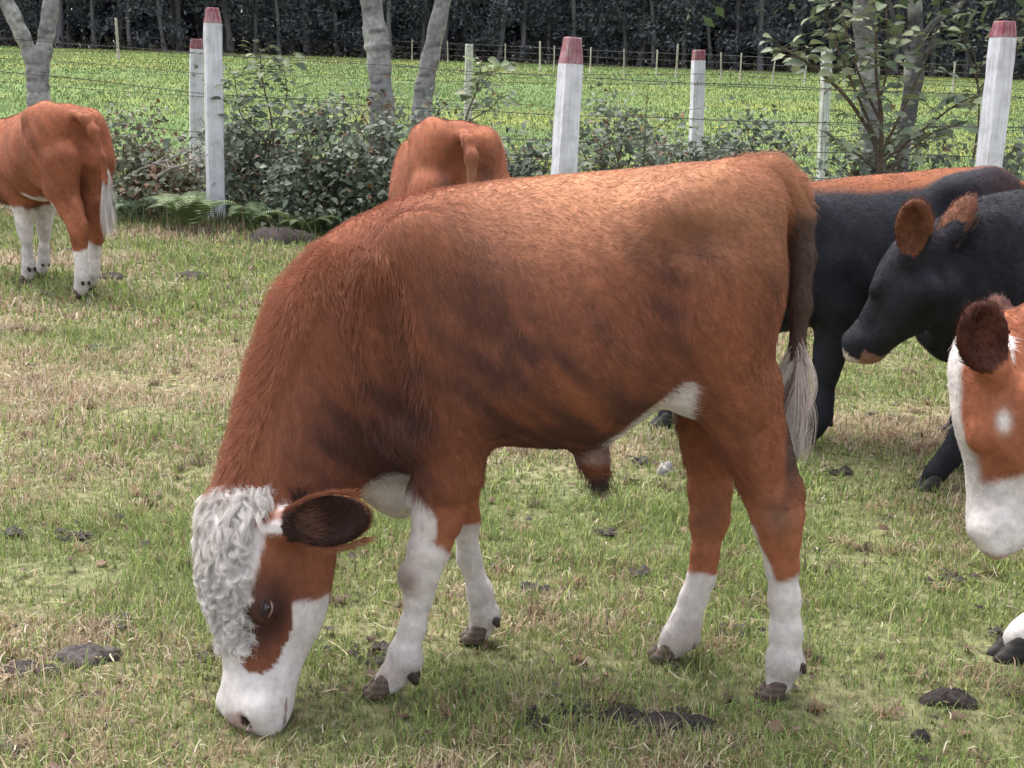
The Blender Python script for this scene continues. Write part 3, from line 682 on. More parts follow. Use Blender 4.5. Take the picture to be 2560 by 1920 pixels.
fern('fern at the hedge foot below the central bramble', 760, 555, 11.0, .45, 74, 8, (.12, .165, .06))
fern('pale fern standing left of the right trunks above the black cow', 2080, 470, 10.4, .66, 75, 10, (.15, .21, .085))
fern('second pale fern just left of the pale fern by the trunks', 2010, 470, 10.5, .56, 76, 9, (.13, .19, .08))
fern('fern near the hip of the calf below the bramble mound', 1880, 480, 10.9, .56, 77, 9, (.11, .165, .08))

def dry_branch(label, pts, seed):
    r = np.random.default_rng(seed); q = np.array([tuple(P(*a)) for a in pts]); t = Tubes(); t.tube(q, np.linspace(.016, .006, len(q)), 6, (.30, .27, .24))
    for k in range(9):
        i = r.integers(0, len(q)); e = q[i] + r.normal(size=3) * np.array((.14, .10, .12)) + np.array((0, 0, .06)); t.tube([q[i], (q[i] + e) / 2 + r.normal(size=3) * .015, e], [.008, .006, .003], 5, (.33, .29, .25))
    tag(link('dead_branch', t.mesh('dead_branch', M_BARK), None), label, 'branch')
dry_branch('bleached dead branch lying left of the tall left post', [(395, 440, 11.7), (430, 420, 11.7), (470, 410, 11.8), (500, 405, 11.8)], 1)
dry_branch('second bleached dead branch lower in the withered bramble', [(385, 410, 11.9), (420, 400, 11.9), (450, 385, 12.0)], 2)

def hedge_bank():
    """rough long grass and dead stalks under the hedge"""
    n = 26000; x = rng.uniform(-6, 6, n); y = np.interp(x, [-5, -2.8, .45, 3.7, 6], [13.2, 11.9, 10.7, 10.2, 10.0]) + rng.normal(size=n) * .55
    p3 = np.stack([x, y, x * 0], 1); k = rng.random(n) < np.clip(.55 + .5 * wav(p3, 5, 1), .1, 1); x, y = x[k], y[k]; n = len(x)
    h = rng.gamma(4, .035, n); col = np.where(rng.random((n, 1)) < .5, np.array((.095, .135, .055)), np.where(rng.random((n, 1)) < .5, np.array((.14, .17, .065)), np.array((.24, .17, .10)))) * rng.uniform(.6, 1.2, (n, 1))
    v, q, t, c = blades(x, y, terrain(x, y), h, .007 * rng.uniform(.6, 1.4, n), rng.uniform(.1, .9, n), rng.uniform(0, 6.28, n), col)
    tag(link('hedge_grass', mesh_np('hedge_grass', v, [q, t], M_GRASS, c)), 'rough long grass and dead stalks under the hedge', 'grass', kind='stuff')
hedge_bank()

def lump(name, label, px, py, rx, ry, h, seed, col, cat='dung', group=None):
    r = np.random.default_rng(seed); g = G(px, py); na, nr = 26, 7; V = [(0, 0, h)]; F4, F3 = [], []
    pr = r.normal(size=6)
    for i in range(1, nr + 1):
        t = i / nr
        for j in range(na):
            a = j / na * 6.283; k = 1 + .14 * math.sin(2 * a + pr[0]) + .12 * math.sin(3 * a + pr[1]) + .08 * math.sin(7 * a + pr[2]) + .03 * r.normal()
            V.append((math.cos(a) * rx * t * k, math.sin(a) * ry * t * k, h * (1 - t ** 2.4) * (1 + .22 * r.normal() * min(1, 2.5 * t) * (1 - t) ** .5) + (0 if i < nr else -.02)))
    for j in range(na): F3.append((0, 1 + j, 1 + (j + 1) % na))
    for i in range(nr - 1):
        for j in range(na): a = 1 + i * na; F4.append((a + j, a + na + j, a + na + (j + 1) % na, a + (j + 1) % na))
    V = np.array(V); c = np.tile(np.asarray(col), (len(V), 1)) * r.uniform(.6, 1.4, (len(V), 1))
    tag(link(name, mesh_np(name, V, [np.array(F4), np.array(F3)], M_DIRT, c, True), None, g), label, cat, group)
DK = (.045, .036, .033); gd = 'dark dung pats in the grass'
lump('dung_pat', 'long dark dung pat in the grass below the belly of the calf', 1680, 1822, .105, .044, .034, 1, DK, group=gd)
lump('dung_pat', 'small dark dung pat touching the long pat below the calf', 1555, 1800, .055, .031, .028, 2, DK, group=gd)
lump('dung_pat', 'round dark dung pat at the lower right of the grass', 2372, 1757, .066, .040, .032, 3, DK, group=gd)
lump('dung_pat', 'broad greyish dung pat left of the head of the calf', 215, 1648, .090, .050, .030, 4, (.075, .062, .058), group=gd)
lump('dung_pat', 'small greyish dung pat at the left edge of the grass', 50, 1680, .048, .032, .026, 5, (.075, .062, .058), group=gd)
lump('dung_pat', 'tiny dark dung pat between the two greyish pats', 118, 1685, .03, .02, .022, 6, (.06, .05, .046), group=gd)
lump('dung_pat', 'small dark crumbled dung pat at the lower right edge', 2300, 1850, .028, .02, .022, 9, DK, group=gd)
lump('earth_heap', 'dark heap of bare earth before the hedge behind the neck of the calf', 700, 603, .32, .22, .11, 7, (.045, .034, .032), 'earth')
lump('earth_heap', 'small dark clod of earth right of the hooves of the left cow', 280, 695, .12, .08, .035, 8, (.05, .04, .036), 'earth')
lump('earth_heap', 'dark clod of trodden earth in the grass beyond the small clod', 480, 690, .14, .07, .03, 10, (.05, .04, .036), 'earth')
lump('stone', 'small whitish stone beside the black hoof seen under the calf', 1662, 1183, .035, .03, .04, 12, (.33, .31, .30), 'stone')

# ------------------------------------------------------------ implicit-surface animal builder
class Field:
    def __init__(s, lo, hi, h):
        s.h = h; s.lo = np.asarray(lo, float); n = np.ceil((np.asarray(hi) - s.lo) / h).astype(int) + 1
        s.ax = [s.lo[i] + h * np.arange(n[i]) for i in range(3)]
        s.D = np.full(n, 1.0, np.float32)
    def _sub(s, lo, hi):
        sl = []
        for i in range(3):
            a = int(max(0, math.floor((lo[i] - s.lo[i]) / s.h))); b = int(min(s.D.shape[i], math.ceil((hi[i] - s.lo[i]) / s.h) + 1))
            sl.append(slice(a, max(a, b)))
        X, Y, Z = np.meshgrid(s.ax[0][sl[0]], s.ax[1][sl[1]], s.ax[2][sl[2]], indexing='ij')
        return tuple(sl), np.stack([X, Y, Z], -1).astype(np.float32)
    def put(s, fn, lo, hi, k, sub=False):
        sl, p = s._sub(np.asarray(lo) - k - 2 * s.h, np.asarray(hi) + k + 2 * s.h)
        if p.size == 0: return
        b = fn(p); a = s.D[sl]
        if sub:
            b = -b; h = np.clip(.5 - .5 * (a - b) / k, 0, 1)      # smooth max
            s.D[sl] = a * (1 - h) + b * h + k * h * (1 - h)
        else:
            h = np.clip(.5 + .5 * (a - b) / k, 0, 1)
            s.D[sl] = a * (1 - h) + b * h - k * h * (1 - h)
    def cone(s, p0, p1, r0, r1, k=.03, sy=1.0, M=None, sub=False):
        """tapered capsule, its lateral (y / third) axis scaled by sy; M = frame (origin, 3x3 rows)"""
        p0 = np.asarray(p0, float); p1 = np.asarray(p1, float)
        def fn(p):
            q = p if M is None else (p - M[0].astype(np.float32)) @ M[1].T.astype(np.float32)
            ax = 1 if M is None else 2
            sc = np.ones(3, np.float32); sc[ax] = 1 / sy
            q = q * sc; a = (p0 * sc).astype(np.float32); b = (p1 * sc).astype(np.float32)
            ba = b - a; t = np.clip(((q - a) @ ba) / max(float(ba @ ba), 1e-9), 0, 1)
            d = np.linalg.norm(q - a - t[..., None] * ba, axis=-1) - (r0 + (r1 - r0) * t)
            return d * min(1.0, sy)
        w0, w1 = (p0, p1) if M is None else (M[0] + p0 @ M[1], M[0] + p1 @ M[1])
        R = max(r0, r1) * max(1, sy)
        s.put(fn, np.minimum(w0, w1) - R, np.maximum(w0, w1) + R, k, sub)
    def chain(s, pts, rad, k=.03, sy=1.0, M=None):
        for i in range(len(pts) - 1): s.cone(pts[i], pts[i + 1], rad[i], rad[i + 1], k, sy, M)
    def ell(s, c, r, k=.03, M=None, R=None, sub=False):
        """ellipsoid; R (3x3 rows = its axes) given in the frame M"""
        c = np.asarray(c, float); r = np.asarray(r, float)
        def fn(p):
            q = p if M is None else (p - M[0].astype(np.float32)) @ M[1].T.astype(np.float32)
            q = q - c.astype(np.float32)
            if R is not None: q = q @ np.asarray(R, np.float32).T
            k0 = np.linalg.norm(q / r, axis=-1); k1 = np.linalg.norm(q / (r * r), axis=-1)
            return (k0 * (k0 - 1) / np.maximum(k1, 1e-6)).astype(np.float32)
        w = c if M is None else M[0] + c @ M[1]
        s.put(fn, w - r.max(), w + r.max(), k, sub)
    def loft(s, st, k=.03, egg=.18, pw=2.0):
        """trunk: stations (x, ztop, zbot, halfwidth[, ymid])"""
        st = np.asarray(st, float); st = st[np.argsort(st[:, 0])]
        xs = np.linspace(st[0, 0], st[-1, 0], 160)
        cols = []
        for j in range(1, st.shape[1]):
            v = np.interp(xs, st[:, 0], st[:, j]); kr = np.hanning(17); kr /= kr.sum()
            cols.append(np.convolve(np.pad(v, 8, mode='edge'), kr, 'valid'))
        def fn(p):
            x = np.clip(p[..., 0], xs[0], xs[-1])
            zt = np.interp(x, xs, cols[0]); zb = np.interp(x, xs, cols[1]); hw = np.interp(x, xs, cols[2])
            ym = np.interp(x, xs, cols[3]) if len(cols) > 3 else 0.0
            a = (zt - zb) / 2; v = (p[..., 2] - (zt + zb) / 2) / a
            w = hw * (1 - egg * np.clip(v, -1.2, 1.2))
            f = (np.abs(v) ** pw + np.abs((p[..., 1] - ym) / w) ** pw) ** (1 / pw) - 1
            f = f * np.minimum(a, hw)
            dx = np.abs(p[..., 0] - x)
            return np.where(dx > 0, np.sqrt(np.maximum(f, 0) ** 2 + dx ** 2) + np.minimum(f, 0) * 0 , f).astype(np.float32)
        s.put(fn, (xs[0] - .02, -cols[2].max() * 1.25, cols[1].min()), (xs[-1] + .02, cols[2].max() * 1.25, cols[0].max()), k)
    def surface(s, smooth=2):
        D = s.D; S = D < 0; n = np.array(D.shape)
        C = np.zeros(n - 1, np.int8)
        for i in (0, 1):
            for j in (0, 1):
                for k in (0, 1): C += S[i:n[0] - 1 + i, j:n[1] - 1 + j, k:n[2] - 1 + k]
        act = (C > 0) & (C < 8); idx = np.argwhere(act); m = len(idx)
        vid = np.full(C.shape, -1, np.int32); vid[act] = np.arange(m)
        acc = np.zeros((m, 3)); cnt = np.zeros(m)
        cor = [(i, j, k) for i in (0, 1) for j in (0, 1) for k in (0, 1)]
        val = {c: D[idx[:, 0] + c[0], idx[:, 1] + c[1], idx[:, 2] + c[2]] for c in cor}
        for c in cor:
            for ax in range(3):
                if c[ax] == 0:
                    e = list(c); e[ax] = 1; e = tuple(e)
                    a, b = val[c], val[e]; mk = (a < 0) != (b < 0)
                    t = np.where(mk, a / np.where(mk, a - b, 1), 0)
                    pt = np.tile(np.array(c, float), (m, 1)); pt[:, ax] = t
                    acc[mk] += pt[mk]; cnt[mk] += 1
        V = s.lo + s.h * (idx + acc / cnt[:, None])
        quads = []
        for ax in range(3):
            o = [1, 2] if ax == 0 else ([2, 0] if ax == 1 else [0, 1])
            sl0 = [slice(1, n[i] - 1) for i in range(3)]; sl0[ax] = slice(0, n[ax] - 1)
            sl1 = list(sl0); sl1[ax] = slice(1, n[ax])
            A = S[tuple(sl0)]; B = S[tuple(sl1)]
            e = np.argwhere(A != B)
            if len(e) == 0: continue
            off = np.array([1, 1, 1]); off[ax] = 0
            g = e + off; ins = A[tuple(e.T)]
            q = []
            for (u, v) in ((1, 1), (0, 1), (0, 0), (1, 0)):
                c = g.copy(); c[:, o[0]] -= u; c[:, o[1]] -= v
                q.append(vid[tuple(c.T)])
            q = np.stack(q, 1); q[~ins] = q[~ins][:, ::-1]
            quads.append(q)
        F = np.concatenate(quads); F = F[(F >= 0).all(1)]
        E = np.concatenate([F[:, [0, 1]], F[:, [1, 2]], F[:, [2, 3]], F[:, [3, 0]]]); E = np.concatenate([E, E[:, ::-1]])
        deg = np.bincount(E[:, 0], minlength=m)[:, None].astype(float)
        for it in range(smooth * 2):
            av = np.stack([np.bincount(E[:, 0], weights=V[E[:, 1], j], minlength=m) for j in range(3)], 1) / np.maximum(deg, 1)
            V = V + (av - V) * (.6 if it % 2 == 0 else -.52)
        return V, F

def face_normals(V, F):
    n = np.cross(V[F[:, 2]] - V[F[:, 0]], V[F[:, 3]] - V[F[:, 1]])
    a = np.linalg.norm(n, axis=1); return n / np.maximum(a, 1e-12)[:, None], a / 2

def vert_normals(V, F):
    n = np.cross(V[F[:, 2]] - V[F[:, 0]], V[F[:, 3]] - V[F[:, 1]])
    N = np.zeros_like(V)
    for j in range(4):
        for k in range(3): N[:, k] += np.bincount(F[:, j], weights=n[:, k], minlength=len(V))
    return unit(N)

def strands(name, root, R, T, col, radius, parent, mat=None, tip=.25):
    """R (N,3) roots; T (N,n,3) points; one hair curve each"""
    N, n = T.shape[:2]
    cu = bpy.data.hair_curves.new(name)
    cu.add_curves([n] * N)
    cu.attributes['position'].data.foreach_set('vector', np.ascontiguousarray(T, np.float32).ravel())
    ra = cu.attributes.get('radius') or cu.attributes.new('radius', 'FLOAT', 'POINT')
    prof = np.linspace(1, tip, n)[None, :] * np.asarray(radius).reshape(-1, 1) * np.ones((N, 1))
    ra.data.foreach_set('value', np.ascontiguousarray(prof, np.float32).ravel())
    at = cu.attributes.new('col', 'FLOAT_COLOR', 'CURVE')
    c = np.ones((N, 4), np.float32); c[:, :3] = np.clip(col, 0, 1)
    at.data.foreach_set('color', c.ravel())
    cu.materials.append(mat or M_FUR)
    return link(name, cu, parent)

def grow(name, V, F, coat, style, count, parent, radius=.0004, npt=5, seed=1, clump=.18):
    """grow a coat of short hair from a body surface"""
    r = np.random.default_rng(seed)
    n, a = face_normals(V, F)
    VN = vert_normals(V, F)
    f = r.choice(len(F), count, p=a / a.sum())
    u, v = r.random((2, count))
    w = np.stack([(1 - u) * (1 - v), u * (1 - v), u * v, (1 - u) * v], 1)
    p = (V[F[f]] * w[:, :, None]).sum(1); nn = unit((VN[F[f]] * w[:, :, None]).sum(1))
    col = coat(p)
    L, flow, lift, wave, keep = style(p, nn, col, r)
    p, nn, col, L, flow, lift, wave = (x[keep] for x in (p, nn, col, L, flow, lift, wave))
    N = len(p)
    flow = flow + r.normal(size=flow.shape) * .16
    flow = unit(flow - nn * (flow * nn).sum(1, keepdims=True))
    side = np.cross(nn, flow)
    t = np.linspace(0, 1, npt)[None, :, None]
    ph = r.uniform(0, 6.28, (N, 1, 1))
    L = (L * r.uniform(.6, 1.25, N))[:, None, None]
    T = p[:, None, :] - nn[:, None, :] * .002 + L * (t * flow[:, None, :] * np.sqrt(np.maximum(1 - lift ** 2, .05))[:, None, None] + (t - .42 * t * t) * lift[:, None, None] * nn[:, None, :])
    T = T + (wave[:, None, None] * np.sin(t * 7 + ph) * t) * side[:, None, :]
    al = (p * flow).sum(1, keepdims=True) * flow; q3 = p - al * .9          # locks run along the lie of the hair
    lock = wav(q3, 150, seed) * .6 + wav(q3, 70, seed + 3) * .5
    col = col * np.clip(1 + clump * lock, .5, 1.5)[:, None] * r.uniform(.75, 1.22, (N, 1)) * (1 + r.normal(size=(N, 3)) * .03)
    return strands(name, parent, p, T, col, np.full(N, radius) * r.uniform(.7, 1.3, N), parent)

_hoof = {}
def hoof_mesh(key, col):
    if key in _hoof: return _hoof[key]
    f = Field((-.09, -.06, -.03), (.07, .06, .075), .005)
    for s in (-1, 1):
        f.cone((.012, s * .019, .05), (-.012, s * .021, .0), .026, .031, .008, .75)
        f.cone((.0, s * .02, .02), (-.04, s * .019, .0), .024, .016, .012, .75)
    f.ell((0, 0, -.05), (.2, .2, .05), .004, sub=True)
    V, F = f.surface(1)
    c = np.tile(np.asarray(col), (len(V), 1)) * (1 + .3 * np.sin(V[:, 2] * 320))[:, None].clip(.6, 1.3)
    _hoof[key] = mesh_np('hoof', V, F, M_HOOF, c, True)
    return _hoof[key]
M_HOOF = attr_mat('horn', .55, .35, noise=60, amount=.3)

def mat_simple(name, col, rough, spec=.5, coatw=0.0):
    m, nt, b = new_mat(name); b.inputs['Base Color'].default_value = (*col, 1)
    b.inputs['Roughness'].default_value = rough; b.inputs['Specular IOR Level'].default_value = spec
    b.inputs['Coat Weight'].default_value = coatw
    return m
M_EYE = mat_simple('eyeball', (.012, .008, .007), .08, .6, .6)
_eye = []
def eye_mesh():
    if not _eye:
        bm = bmesh.new(); bmesh.ops.create_uvsphere(bm, u_segments=20, v_segments=12, radius=.0165)
        me = bpy.data.meshes.new('eye'); bm.to_mesh(me); bm.free()
        for p in me.polygons: p.use_smooth = True
        me.materials.append(M_EYE); _eye.append(me)
    return _eye[0]

def frame(o, u, v):
    """head frame: origin, rows = (u: poll->muzzle, v: forehead normal, w: animal's left)"""
    u = np.asarray(u, float); u = u / np.linalg.norm(u)
    v = np.asarray(v, float); v = v - u * (u @ v); v = v / np.linalg.norm(v)
    w = np.cross(v, u)
    return (np.asarray(o, float), np.stack([u, v, w]))

EAR0 = ((-.12, -.42, .88), (.25, .82, .46))
def ear_axes(s, ear):
    d = np.array(ear[0]) * (1, 1, s); d /= np.linalg.norm(d)
    n = np.array(ear[1]) * (1, 1, s); n = n - d * (d @ n); return d, n / np.linalg.norm(n)
def head_prims(f, M, sc=1.0, ear=EAR0, earlen=1.0, ea=.19, earw=1.0):
    S = lambda *a: np.array(a, float) * sc
    c = lambda x: x * sc
    f.ell(S(.06, -.03, 0), S(.10, .085, .098), c(.04), M)
    f.ell(S(.14, -.02, 0), S(.11, .07, .104), c(.04), M)
    f.cone(S(.15, -.045, 0), S(.35, -.035, 0), c(.084), c(.056), c(.04), 1.0, M)
    f.ell(S(.405, -.04, 0), S(.066, .062, .090), c(.03), M)
    for s in (-1, 1): f.ell(S(.445, -.052, s * .046), S(.034, .036, .036), c(.02), M)
    f.ell(S(.43, -.075, 0), S(.035, .035, .055), c(.02), M)
    for s in (-1, 1):
        f.chain([S(.11, -.145, s * .05), S(.25, -.12, s * .032), S(.40, -.08, s * .02)], [c(.056), c(.044), c(.034)], c(.04), 1, M)
        f.ell(S(.17, -.10, s * .052), S(.10, .08, .05), c(.04), M)
        f.ell(S(ea, -.012, s * .089), S(.036, .026, .024), c(.018), M)
        f.ell(S(.415, -.02, s * .048), S(.032, .032, .034), c(.02), M)
        # ear: leaf-shaped, cupped
        d, nrm = ear_axes(s, ear)
        wd = np.cross(nrm, d)
        R = np.stack([d, wd, nrm])
        b0 = S(.045, -.045, s * .088)
        f.cone(b0, b0 + d * c(.06), c(.034), c(.030), c(.025), 1, M)
        f.ell(b0 + d * c(.125 * earlen), S(.110 * earlen, .060 * earw, .027), c(.02), M, R)
        f.ell(b0 + d * c(.130 * earlen) + nrm * c(.026), S(.092 * earlen, .047 * earw, .030), c(.008), M, R, sub=True)
    for s in (-1, 1):
        f.ell(S(.448, .014, s * .050), S(.026, .022, .017), c(.006), M, sub=True)
    f.ell(S(.45, -.072, 0), S(.05, .0035, .075), c(.006), M, sub=True)

def head_local(p, M): return (p - M[0]) @ M[1].T

def ear_mask(h, sc, earlen=1.0, ear=EAR0, earw=1.0):
    q = h.copy() / sc; q[:, 2] = np.abs(q[:, 2])
    d, nrm = ear_axes(1, ear)
    r = q - np.array((.045, -.045, .088)); t = r @ d
    return (t > .03) & (t < .25 * earlen + .03) & (np.linalg.norm(r - t[:, None] * d, axis=1) < .015 + .06 * earw) & (np.abs(r @ nrm) < .045) & (q[:, 2] > .105)
def ear_in(h, nl):
    return (nl * np.stack([np.full(len(h), .2), np.full(len(h), .83), .46 * np.sign(h[:, 2])], 1)).sum(1) > .3

# ------------------------------------------------------------ the grazing calf in front
OX, OY = 0.15, 2.85
O3 = Vector((OX, OY, 0))
def W(px, py, dy=0.0):
    return np.array(P(px, py, OY + dy) - O3)
PXM = 1 / 1130.0                     # metres per picture pixel at the calf

BROWN = np.array((.350, .125, .065)); DARKB = np.array((.075, .036, .030)); TAN = np.array((.54, .265, .145)); WHITE = np.array((.70, .64, .62))

def leg_chain(f, pts, k=.022, sy=.85):
    f.chain([q[0] for q in pts], [q[1] * (.80 + .20 * float(np.clip((q[0][2] - .28) / .25, 0, 1))) for q in pts], k, sy)

def make_calf():
    root = empty('calf', O3)
    tag(root, 'red brown calf with curly white face and white socks grazing in the foreground', 'calf')
    f = Field((-.95, -.52, -.01), (.95, .40, 1.32), .0085)
    st = []
    for px, yt, yb, hw in ((905, 640, 1120, .10), (960, 545, 1185, .175), (1030, 497, 1205, .215), (1120, 472, 1180, .235), (1270, 450, 1112, .255), (1400, 437, 1118, .275),
                           (1520, 428, 1118, .285), (1620, 419, 1062, .275), (1700, 408, 1000, .26), (1790, 404, 960, .245), (1860, 408, 925, .21), (1905, 425, 890, .16), (1938, 475, 840, .10)):
        a = W(px, yt); b = W(px, yb, -.05)
        st.append((a[0], a[2], b[2], hw))
    f.loft(st, .04, .14)
    # shoulders, elbows, hips, thighs
    for s in (-1, 1):
        dy = s
        f.ell(W(1030, 830, dy * .145), (.125, .075, .25), .09)
        f.ell(W(1115, 1010, dy * .15), (.10, .065, .13), .05)
        f.ell(W(1790, 730, dy * .14), (.140, .095, .27), .07)
        f.ell(W(1750, 870, dy * .17), (.10, .06, .14), .06)
        f.ell(W(1690, 530, dy * .15), (.07, .06, .05), .08)
        f.ell(W(1905, 520, dy * .085), (.04, .05, .06), .05)
        f.ell(W(1640, 720, dy * .31), (.075, .055, .13), .07, sub=True)        # hollow of the flank
        f.ell(W(1230, 900, dy * .31), (.05, .05, .20), .06, sub=True)          # hollow behind the shoulder
    # neck
    f.chain([W(1010, 800, 0), W(915, 880, -.01), W(835, 1000, -.04), W(768, 1120, -.09), W(705, 1225, -.14), W(650, 1290, -.17)],
            [.250, .220, .174, .144, .114, .09], .05, .64)
    f.chain([W(980, 1120, -.02), W(985, 1215, -.02), W(1000, 1255, 0)], [.08, .055, .035], .04, .6)
    # legs
    q = lambda px, py, dy, r: (W(px, py, dy), r * PXM)
    leg_chain(f, [q(1122, 1010, -.14, 108), q(1124, 1090, -.14, 96), q(1120, 1184, -.145, 82), q(1095, 1290, -.145, 66), q(1072, 1374, -.15, 57), q(1052, 1437, -.15, 53), q(1047, 1490, -.15, 41),
                  q(1033, 1564, -.15, 38), q(1012, 1630, -.15, 44), q(988, 1685, -.15, 41), q(968, 1706, -.15, 42)])
    leg_chain(f, [q(1120, 1030, .13, 100), q(1150, 1180, .14, 62), q(1163, 1300, .145, 45), q(1172, 1395, .15, 37), q(1200, 1480, .155, 41), q(1209, 1535, .16, 43), q(1201, 1576, .16, 40)])
    leg_chain(f, [q(1790, 840, -.13, 130), q(1838, 980, -.125, 110), q(1870, 1070, -.12, 86), q(1898, 1144, -.115, 74), q(1925, 1225, -.11, 68), q(1942, 1300, -.11, 64), q(1950, 1350, -.105, 54), q(1955, 1415, -.10, 47), q(1961, 1497, -.10, 47),
                  q(1965, 1578, -.10, 48), q(1961, 1648, -.10, 51), q(1948, 1704, -.10, 45)])
    f.chain([W(1925, 1080, -.12), W(1972, 1225, -.11), W(1982, 1270, -.11)], [.030, .026, .022], .02, .8)
    f.cone(W(1912, 1090, -.19), W(1950, 1225, -.175), .016, .014, .025, 1, sub=True)
    f.ell(W(1038, 1440, -.15), (.040, .040, .042), .012); f.ell(W(1950, 1290, -.105), (.050, .042, .042), .015); f.ell(W(1778, 1285, .10), (.044, .038, .04), .015)
    f.ell(W(1020, 1650, -.15), (.034, .033, .027), .010); f.ell(W(1970, 1655, -.10), (.036, .034, .027), .010); f.ell(W(1215, 1530, .16), (.033, .032, .026), .010); f.ell(W(1712, 1590, .09), (.036, .034, .027), .010)
    f.cone(W(1060, 1510, -.192), W(1040, 1610, -.190), .008, .008, .012, 1, sub=True); f.cone(W(1975, 1450, -.147), W(1978, 1590, -.147), .008, .008, .012, 1, sub=True)
    leg_chain(f, [q(1790, 860, .12, 120), q(1765, 1020, .115, 84), q(1768, 1110, .11, 66), q(1775, 1225, .10, 60), q(1772, 1307, .10, 54), q(1762, 1388, .09, 43), q(1754, 1443, .09, 43), q(1733, 1497, .09, 44),
                  q(1714, 1551, .09, 46), q(1692, 1598, .09, 49), q(1672, 1624, .09, 40)])
    # tail
    tp = [(1925, 436), (1972, 474), (1998, 540), (2004, 640), (2000, 760), (1992, 880), (1994, 960)]
    f.chain([W(a, b, -.01) for a, b in tp], [.038, .034, .030, .027, .023, .017, .012], .02)
    f.ell(W(1890, 418, 0), (.07, .025, .018), .03)
    # sheath
    f.chain([W(1470, 1090, -.03), W(1485, 1150, -.05), W(1497, 1178, -.05)], [.05, .030, .018], .03)
    # head
    po = W(592, 1262, -.19); mz = W(588, 1760, -.315)
    M = frame(po, mz - po, (-math.cos(math.radians(40)), -math.sin(math.radians(40)), .12))
    head_prims(f, M, 1.05, earlen=.95, ea=.205, earw=.92)
    for s in (-1, 1):
        f.cone(W(1140, 590, s * .265), W(1215, 850, s * .29), .030, .030, .06, 1, sub=True)      # edge of the shoulder blade
        f.cone(W(1668, 985, s * .265), W(1648, 820, s * .30), .018, .022, .04, 1, sub=True)       # fold of the flank
        f.cone(W(945, 760, s * .215), W(1000, 1020, s * .215), .022, .022, .09, 1, sub=True)        # groove before the shoulder
        f.ell(W(1800, 600, s * .27), (.11, .035, .022), .05, sub=True)
    V, F = f.surface(2)

    def coat(p):
        n1 = wav(p, 9, 0); n2 = wav(p, 22, 1); n3 = wav(p, 60, 2)
        c = np.tile(BROWN, (len(p), 1)) * (1 + .10 * n1[:, None] + .07 * n2[:, None])
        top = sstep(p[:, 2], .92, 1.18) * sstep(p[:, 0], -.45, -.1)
        c = mixc(c, TAN, .7 * top)  # bright highlight along the back, painted into the coat colour
        h = head_local(p, M); a, b, w = h[:, 0], h[:, 1], h[:, 2]
        # darker hair, with shading of hollows and belly painted in: behind the shoulder, low flank, before the stifle, hip, neck underside
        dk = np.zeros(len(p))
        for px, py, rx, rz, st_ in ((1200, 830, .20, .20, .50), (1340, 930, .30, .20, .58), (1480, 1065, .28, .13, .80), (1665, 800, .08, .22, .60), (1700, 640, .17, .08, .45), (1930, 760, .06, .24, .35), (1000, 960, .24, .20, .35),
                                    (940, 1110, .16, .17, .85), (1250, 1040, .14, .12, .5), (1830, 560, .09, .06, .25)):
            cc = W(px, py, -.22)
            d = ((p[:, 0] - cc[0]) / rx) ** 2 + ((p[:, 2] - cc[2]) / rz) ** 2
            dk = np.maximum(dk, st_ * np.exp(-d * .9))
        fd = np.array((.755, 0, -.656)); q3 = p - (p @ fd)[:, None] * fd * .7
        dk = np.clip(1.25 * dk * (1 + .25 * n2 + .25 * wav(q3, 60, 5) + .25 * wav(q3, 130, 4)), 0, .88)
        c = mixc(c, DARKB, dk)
        # tail: dark stem of long hair
        tl = sstep(p[:, 0], W(1962, 600)[0], W(1974, 600)[0]) * sstep(p[:, 2], .45, .6)
        c = mixc(c, (.080, .055, .048), .92 * tl * sstep(-p[:, 2], -1.16, -1.08))
        # white: socks, dewlap, belly wedge
        jag = .030 * n2 + .022 * n3
        front = p[:, 0] < .15
        near = p[:, 1] < 0
        zf = np.where(near, np.interp(p[:, 0], [W(1020, 1300, -.15)[0], W(1095, 1372, -.15)[0]], [W(1020, 1285, -.15)[2], W(1095, 1372, -.15)[2]]), W(1165, 1310, .15)[2])
        zh = np.where(near, np.interp(p[:, 0], [W(1878, 1320, -.1)[0], W(1935, 1425, -.1)[0]], [W(1878, 1310, -.1)[2], W(1935, 1430, -.1)[2]]), W(1750, 1432, .09)[2])
        zl = np.where(front, zf, zh) + .6 * jag
        wh = sstep(zl - p[:, 2], -.006, .006)
        kn = blob(p, W(1020, 1445, -.17), (.034, .07, .042))
        dw = W(992, 1240, 0)
        d = np.sqrt(((p[:, 0] - dw[0]) / .10) ** 2 + ((p[:, 2] - dw[2]) / .085) ** 2)
        wh = np.maximum(wh, sstep(1 + .3 * n2 - d, -.05, .05) * (p[:, 0] > dw[0] - .07))
        bl = W(1600, 1060, -.1)
        wz = bl[2] + (p[:, 0] - bl[0]) * 1.0 + .05 + .2 * jag
        wh = np.maximum(wh, sstep(wz - p[:, 2], -.008, .008) * (p[:, 0] > bl[0] - .15) * (p[:, 2] > W(1500, 1135)[2]) * (np.abs(p[:, 1]) < .24) * sstep(W(1700, 1000)[0] - p[:, 0], -.01, .01))
        sh_ = W(1485, 1150, -.04); wh = wh * (1 - .8 * (np.hypot(p[:, 0] - sh_[0], p[:, 2] - sh_[2]) < .05) * (p[:, 0] < W(1520, 1100)[0]))
        dirt = np.clip(.25 * n1 + .35 * wav(p, 40, 6) + .25 * sstep(-p[:, 2], -.16, -.06), 0, .6)
        c = mixc(c, mixc(np.tile(WHITE, (len(p), 1)), (.44, .34, .29), dirt), wh)
        c = mixc(c, (.20, .12, .09), .85 * kn)
        hk = blob(p, W(1945, 1300, -.17), (.045, .08, .05)) + blob(p, W(1775, 1290, .04), (.04, .08, .05))
